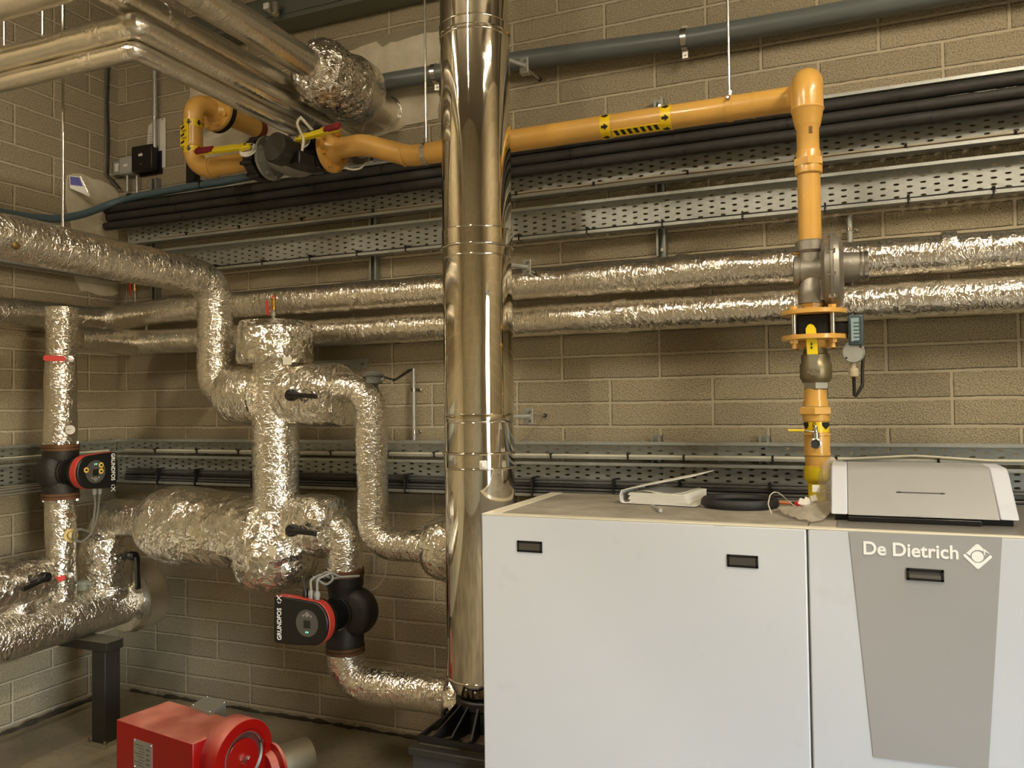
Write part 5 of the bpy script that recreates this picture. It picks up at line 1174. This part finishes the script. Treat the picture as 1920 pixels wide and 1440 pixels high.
# control hood
ya, yb_ = -1.055, -.87
hx0, hx1 = at(1558, 970, y=ya).x, at(1913, 988, y=ya).x
hb = at(1700, 970, y=ya).z; ht_ = at(1700, 874, y=yb_).z
hb = BT+.018
prof = [(ya, hb), (yb_-.035, ht_-.012), (yb_-.012, ht_-.002), (yb_+.01, ht_), (yb_+.16, ht_), (yb_+.17, ht_-.01), (yb_+.17, hb)]
t2x = thing('control_hood', 'silver hood over the boiler controls with white end cheeks', 'boiler control panel', ((hx0+hx1)/2, -.9, BT))
cw = .046
def hood(x0, x1, m, nm, dy=0, dzz=0, **k):
    return obj(nm, MB().prism([(y+dy, z+dzz) for y, z in prof], (x0, 0, 0), Y, Z, X, x1-x0), m, t2x, **k)
hood(hx0+cw, hx1-cw, SILP, 'hood_cover', label='silver brushed cover')
hood(hx0, hx0+cw-.001, WPAINT, 'end_cheek', bev=.004); hood(hx1-cw+.001, hx1, WPAINT, 'end_cheek', bev=.004)
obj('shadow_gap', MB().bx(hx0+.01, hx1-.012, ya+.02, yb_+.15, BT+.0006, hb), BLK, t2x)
obj('dark_lip', MB().bx(hx0+cw, hx1-.09, ya-.012, ya+.05, BT+.0006, hb-.003), BLK, t2x, bev=.002)
c0 = at(1682, 923, y=-.97); c1 = at(1768, 926, y=-.97)
sl = (ht_-.012-hb)/((yb_-.035)-ya)
def onh(px, py):
    y = ya
    for _ in range(20):
        p = at(px, py, y=y); y = ya+(p.z-hb)/sl
    return at(px, py, y=y)
c0, c1 = onh(1680, 923), onh(1772, 926); nh = V((0, -sl, 1)).normalized()
obj('slot', MB().tube([c0, c1], r=.0022, seg=6).lathe(c0, X, [(.004, .003), (.012, .003)], 8).lathe(c1, -X, [(.004, .003), (.012, .003)], 8), DARK, t2x)
c0, c1 = onh(1697, 968), onh(1767, 976); u_ = (c1-c0).normalized(); v_ = V((0, 1, sl)).normalized()
obj('cover_flap', MB().prism([(0, 0), ((c1-c0).length, 0), ((c1-c0).length, .014), (0, .014)], c0, X, v_, nh, .0012), SILP, t2x, bev=.0004)
obj('pen_scratch', MB().bx(0, .001, 0, .001, 0, .001) if False else MB().tube([c0-X*.2, c0-X*.199], r=.0004, seg=4), SILP, t2x)

# ================================================================== THINGS ON THE BOILER
ZT = BT
# ring binder
b0 = at(1167, 944, z=ZT); b1 = at(1303, 951, z=ZT)
ub = (b1-b0).normalized(); vb = V((-ub.y, ub.x, 0)); LB = .255; WB = .235
t = thing('ring_binder', 'white ring binder lying half open on the boiler, papers inside', 'binder', tuple(b0))
def bpt(u, v, h): return b0+ub*u+vb*v+Z*h
obj('lower_cover', MB().prism([(0, 0), (LB, 0), (LB, WB), (0, WB)], bpt(0, 0, .001), ub, vb, Z, .003), WPL, t, bev=.001)
sp = [(-.0, .001), (-.008, .006), (-.010, .03), (-.004, .044)]
obj('spine', MB().prism([(-.0, .001), (-.008, .006), (-.0105, .028), (-.005, .044), (-.0015, .043), (-.006, .028), (-.004, .008), (.001, .004)], bpt(0, 0, 0), ub, Z, vb, WB), WPL, t)
ca2 = math.atan2(.058, .26)
cov = (ub*math.cos(ca2)+Z*math.sin(ca2)); cn = cov.cross(vb)
obj('upper_cover', MB().prism([(0, 0), (.262, 0), (.262, WB), (0, WB)], bpt(-.004, 0, .043), cov, vb, cov.cross(vb), .003), WPL, t, bev=.001)
for k in range(7):
    h0 = .005+.0048*k; e_ = .004*math.sin(k*2.1)
    obj('paper_stack', MB().prism([(.022+e_, .006), (LB-.03+e_*.5-.004*k*.3, .004), (LB-.028, WB-.01), (.022, WB-.01)], bpt(0, 0, h0), ub, vb, Z, .0042), PAPER, t, sm=False)
P = [[bpt(.04+.17*i/9, .01+(WB-.03)*j/4, .040+.004*math.sin(i*.8)) for j in range(5)] for i in range(10)]
obj('loose_page', MB().sheet(P, 10, 5), PAPER, t, solid=.0006)
P = [[bpt(.20+.115*i/9, -.003+(WB-.02)*j/5, .012-.010*(i/9)+.002*math.sin(i*1.7+j)) for j in range(6)] for i in range(10)]
plast = NT('clear_plastic'); n_ = plast.n('ShaderNodeTexNoise', {'Vector': plast.xyz()[0], 'Scale': 25., 'Detail': 3.}).outputs[0]
plast.set(Base_Color=hexc('cfc6b2'), Roughness=.15, Alpha=.42, Specular_IOR_Level=.9, Normal=plast.bump(n_, .8, .01)); CLR = plast.m
obj('plastic_pocket', MB().sheet(P, 10, 6), CLR, t)
for v in (.05, .12, .19): obj('ring', MB().tube([bpt(.022+.014*math.cos(a), v, .022+.020*math.sin(a)) for a in [k*PI/8 for k in range(17)]], r=.0016, seg=6), CHR, t)
# screw
a, b = at(1221, 947, z=ZT+.006), at(1238, 957, z=ZT+.006)
t = thing('bolt_pin', 'small loose steel pin lying on the boiler in front of the binder', 'pin', tuple(a-Z*.006))
obj('shank', MB().cyl(a, b, .0042, 12), CHR, t); obj('pin_head', MB().cyl(b, b+(b-a).normalized()*.005, .006, 12), CHR, t)
# gasket ring
rc = V((3.684, -.795, ZT)); 
one('rubber_ring', MB().lathe(rc, Z, [(0, .122), (.008, .125), (.022, .122), (.028, .116), (.025, .106), (.014, .101), (.002, .104), (0, .108), (0, .122)], 72), BLKR, 'black rubber gasket ring lying on top of the boiler', 'gasket ring')
mb = MB().lathe(rc, Z, [(.001, .103), (.003, .088), (.005, .086), (.002, .084), (.001, .0)], 64)
obj('inner_disc', mb, mat('ring_inner', '2e2c28', .45), bpy.data.objects['rubber_ring']); bpy.data.objects['inner_disc'].location = (0, 0, 0)
# wire loop and red-capped thermometer
q = [at(a_, b_, z=ZT+h) for a_, b_, h in ((1447, 964, .002), (1440, 945, .03), (1444, 928, .05), (1453, 921, .055), (1465, 927, .05), (1478, 940, .02), (1492, 950, .006), (1502, 957, .003))]
one('wire', MB().tube(fil(q, .02, 4), r=.0019, seg=6), mat('white_wire', 'bdb6a4', .5), 'thin white wire curling up beside the black ring', 'wire')
a, b, c = at(1458, 942, z=ZT+.007), at(1485, 944, z=ZT+.007), at(1505, 946, z=ZT+.007)
t = thing('test_probe', 'orange probe with a red cap lying behind the plastic bag', 'probe', tuple(a-Z*.007))
obj('probe_body', MB().cyl(a, b, .0052, 12), mat('orange_tube', 'c7754a', .5), t); obj('probe_neck', MB().cyl(b, b.lerp(c, .35), .0065, 12), BLK, t)
obj('red_cap', MB().cyl(b.lerp(c, .35), c, .0085, 14), REDP, t)
# plastic bag: crumpled translucent sheet
random.seed(3)
def bagsheet(fn, nu=26, nv=16):
    P = []
    for i in range(nu):
        row = []
        for j in range(nv):
            u, v = i/(nu-1), j/(nv-1); p = fn(u, v); n = noise.noise(p*20)*.018+noise.noise(p*50)*.010
            row.append(p+V((n*.7, -abs(n)*.8, n)))
        P.append(row)
    return MB().sheet(P, nu, nv)
B = [at(a_, b_, y=y_) for a_, b_, y_ in ((1556, 866, -.72), (1566, 868, -.70), (1527, 905, -.68), (1553, 938, -.84), (1520, 945, -.72), (1548, 975, -1.02), (1500, 958, -.80), (1530, 990, -1.15), (1455, 962, -.88), (1495, 988, -1.12))]
mbag = MB()
up = [(at(1540, 872, y=-.70), at(1575, 866, y=-.72)), (at(1532, 892, y=-.69), at(1574, 885, y=-.74)), (at(1535, 912, y=-.69), at(1570, 910, y=-.79)), (at(1531, 932, y=-.70), at(1563, 935, y=-.86)), (at(1518, 944, y=-.72), at(1556, 958, y=-.95)), (at(1505, 952, y=-.76), at(1549, 974, y=-1.04)), (at(1490, 955, y=-.79), at(1540, 984, y=-1.10)), (at(1470, 958, y=-.84), at(1520, 986, y=-1.13)), (at(1447, 962, y=-.90), at(1490, 983, y=-1.08))]
def fb(u, v):
    k = u*(len(up)-1); i = min(int(k), len(up)-2); f = k-i
    a_, b_ = up[i][0].lerp(up[i+1][0], f), up[i][1].lerp(up[i+1][1], f); p = a_.lerp(b_, v)
    p.z = max(p.z, ZT+.004)+.018*math.sin(v*PI)*(1-.3*u); return p
sh = bagsheet(fb, 34, 14)
for i in range(len(sh.v)): sh.v[i].z = max(sh.v[i].z, ZT+.003)
t = thing('plastic_bag', 'crumpled clear plastic bag draped against the gas pipe and control hood', 'plastic bag', (3.9, -.9, ZT))
obj('bag_film', sh, CLR, t)
def fb2(u, v):
    p = fb(u, v); p.z = ZT+.003+(p.z-ZT)*.45; p.y += .01; return p
sh2 = bagsheet(fb2, 24, 10)
for i in range(len(sh2.v)): sh2.v[i].z = max(sh2.v[i].z, ZT+.002)
obj('bag_film', sh2, CLR, t)
for px0, py0, s in ((1530, 916, .022), (1526, 934, .018), (1515, 950, .026), (1504, 954, .02)):
    p = at(px0, py0, y=-.80); p.z = max(p.z, ZT+.02)
    obj('paper_scrap', MB().box(p, (s, .0015, s*1.1), Matrix.Rotation(.5*math.sin(px0), 3, 'Y') @ Matrix.Rotation(-.5, 3, 'X')), WPL, t, sm=False)

# ================================================================== RED BURNER ON THE FLOOR
ang_ = math.atan2(-.079, .506); BU = V((math.cos(ang_), math.sin(ang_), 0)); BV = V((-BU.y, BU.x, 0)); B0 = V((1.061, -.942, 0)); BH = .300; BZ0 = .085
def bp(u, v, z): return B0+BU*u+BV*v+Z*z
BM = Matrix((BU, BV, Z)).transposed()
t = thing('gas_burner', 'bright red burner unit standing on the floor in front of the back wall', 'burner', tuple(bp(.3, .13, 0)))
a = NT('burner_dusty_red'); cc_, _ = a.xyz(); n1 = a.n('ShaderNodeTexNoise', {'Vector': cc_, 'Scale': 7., 'Detail': 4.}).outputs[0]
nrm = a.n('ShaderNodeSeparateXYZ', {0: a.n('ShaderNodeNewGeometry').outputs[1]}).outputs[2]
dust = a.math('MULTIPLY', a.ramp(nrm, .3, .95), a.math('MULTIPLY_ADD', a.ramp(n1, .60, .40), .35, .45))
a.set(Base_Color=a.mix(dust, hexc('8e0a07'), hexc('dc9078')), Roughness=a.math('MULTIPLY_ADD', dust, .5, .28)); BRED = a.m
LU, WV = .512, .258
obj('cover_box', MB().box(bp(LU/2, WV/2, (BZ0+BH)/2), (LU, WV, BH-BZ0), BM), BRED, t, bev=.004)
obj('base_tray', MB().box(bp(LU/2, WV/2, BZ0-.02), (LU-.02, WV-.02, .04), BM), BLK, t)
for u in (.03, LU-.03):
    for v in (.03, WV-.03): obj('foot', MB().cyl(bp(u, v, 0), bp(u, v, BZ0-.03), .014, 12), BLK, t)
p0 = bp(.145, -.001, 0)
obj('rating_plate', MB().box(bp(.19, -.0015, .185), (.125, .003, .12), BM), mat('rating_plate_grey', '8c887a', .45, .3), t)
mb = MB()
for k in range(9): mb.box(bp(.165+.01*(k % 3)-(.0), -.0035, .225-.012*k), (.06-.012*(k % 3), .0006, .003), BM)
for k in range(5): mb.box(bp(.225, -.0035, .215-.02*k), (.022, .0006, .006), BM)
obj('plate_print', mb, mat('plate_print', '4a463c', .6), t, sm=False)
for u, z in ((.135, .24), (.246, .238), (.135, .13)): obj('rivet', MB().lathe(bp(u, -.003, z), -BV, [(0, .004), (.002, .003)], 8), CHR, t)
uc, vc, zc, dr = .500, .182, .200, .150
obj('fan_drum', MB().lathe(bp(uc, vc, zc), BU, [(0, .10), (.0, dr-.002), (.004, dr), (.098, dr), (.102, dr-.003), (.102, .100), (.090, .098)], 72), BRED, t)
obj('air_gap', MB().lathe(bp(uc+.088, vc, zc), BU, [(0, .099), (.001, .099)], 48), BINK, t)
obj('grey_ring', MB().lathe(bp(uc+.090, vc+.006, zc+.006), BU, [(0, .087), (.004, .087), (.010, .099), (.012, .099), (.012, .104), (.0, .104)], 64), mat('ring_grey', '7d7a72', .4, .5), t)
obj('air_damper', MB().lathe(bp(uc+.094, vc-.008, zc-.008), BU, [(0, .082), (.006, .084), (.009, .082)], 56), RDUST, t)
wn = obj('wing_nut', MB().lathe(bp(uc+.103, vc-.008, zc-.008), BU, [(0, .009), (.014, .007)], 8), CHR, t)
for s in (1, -1): obj('wing', MB().box(bp(uc+.118, vc-.008+s*.010, zc-.008+s*.009), (.020, .016, .003), BM @ Matrix.Rotation(s*.7, 3, 'X')), CHR, wn, bev=.001)
for (dv, dz) in ((-.088, -.03), (.09, .035)): obj('ring_screw', MB().lathe(bp(uc+.100, vc+dv, zc+dz), BU, [(0, .009), (.006, .008)], 10), CHR, t)
# grey terminal box behind
gc = [at(a_, b_, z=BH+.012) for a_, b_ in ((358, 1323), (388, 1306), (424, 1318), (394, 1337))]
obj('terminal_box', MB().prism([(p.x, p.y) for p in gc], (0, 0, BH-.09), X, Y, Z, .095), mat('terminal_grey', '8d8a7b', .5), t, bev=.002)
obj('terminal_lid', MB().prism([(p.x, p.y) for p in gc], (0, 0, BH+.004), X, Y, Z, .012), mat('terminal_grey', '8d8a7b', .5), t, bev=.002)
for p in gc: q = p.lerp(sum(gc, V((0, 0, 0)))/4, .12); obj('screw', MB().lathe((q.x, q.y, BH+.015), Z, [(0, .006), (.004, .005)], 10), CHR, t)
# blast tube
tc0 = bp(.625, .30, .118)
obj('mounting_flange', MB().lathe(bp(.625, .315, .105), (BV*.97+BU*.25).normalized(), [(0, .08), (.0, .105), (.012, .105), (.012, .08)], 48), BRED, t)
obj('burner_neck', MB().lathe(bp(.60, .29, .10), (BV*.97+BU*.25).normalized(), [(0, .07), (.04, .08)], 40), BRED, t)
obj('blast_tube', MB().lathe(bp(.628, .325, .112), (BV*.97+BU*.25).normalized(), [(0, .080), (.15, .080), (.15, .077), (.13, .077)], 56), mat('tube_steel', 'b3a98f', .38, .85, (20, .001), .15), t)
# ================================================================== LIGHT
def batten(x, y, ln, axis, e, label):
    t = thing('ceiling_light', label, 'ceiling light', (x, y, RZ-.3), 'ceiling battens')
    u = X if axis == 'x' else Y
    bz = RZ-.30
    h = (ln/2, .045) if axis == 'x' else (.045, ln/2)
    obj('housing', MB().bx(x-h[0], x+h[0], y-h[1], y+h[1], bz, bz+.06), WPL, t)
    em = bpy.data.materials.get('batten_glow_%d' % e)
    if not em:
        em = bpy.data.materials.new('batten_glow_%d' % e); em.use_nodes = True
        b = em.node_tree.nodes['Principled BSDF']; b.inputs['Emission Color'].default_value = (1., .87, .68, 1); b.inputs['Emission Strength'].default_value = e; b.inputs['Base Color'].default_value = (.8, .8, .8, 1)
    obj('diffuser', MB().bx(x-h[0]+.01, x+h[0]-.01, y-h[1]+.004, y+h[1]-.004, bz-.035, bz), em, t)
    for sx in (-.3, .3): obj('suspension_rod', MB().cyl(V((x, y, bz+.06))+u*ln*sx, V((x, y, RZ))+u*ln*sx, .004, 8), CHR, t)
batten(5.3, -2.2, 1.5, 'y', 120., 'long ceiling batten light over the right of the boiler')
batten(2.9, -3.4, 1.5, 'y', 80., 'long ceiling batten light in front of the flue')
batten(1.0, -3.1, 1.5, 'y', 60., 'long ceiling batten light toward the left wall')
w = bpy.data.worlds.new('daylight'); bpy.context.scene.world = w; w.use_nodes = True
nt = w.node_tree; sk = nt.nodes.new('ShaderNodeTexSky'); sk.sky_type = 'NISHITA'; sk.sun_disc = False; sk.sun_elevation = math.radians(40); sk.sun_rotation = 1.5
nt.links.new(sk.outputs[0], nt.nodes['Background'].inputs[0]); nt.nodes['Background'].inputs[1].default_value = 2.7
la = bpy.data.lights.new('doorway_portal', 'AREA'); la.shape = 'RECTANGLE'; la.size = DZ; la.size_y = DY1-DY0; la.cycles.is_portal = True
lo = bpy.data.objects.new('doorway_portal', la); C.objects.link(lo); lo.location = (RX+.1, (DY0+DY1)/2, DZ/2); lo.rotation_euler = (0, PI/2, 0)
lo['kind'] = 'helper'
sc = bpy.context.scene
sc.view_settings.view_transform = 'Standard'; sc.view_settings.look = 'None'; sc.view_settings.gamma = 1; sc.view_settings.use_curve_mapping = False
sc.view_settings.exposure = .85
sc.cycles.max_bounces = 8; sc.cycles.diffuse_bounces = 4; sc.cycles.glossy_bounces = 5; sc.cycles.transmission_bounces = 6; sc.cycles.transparent_max_bounces = 8
sc.cycles.use_denoising = True; sc.cycles.sample_clamp_indirect = 6.
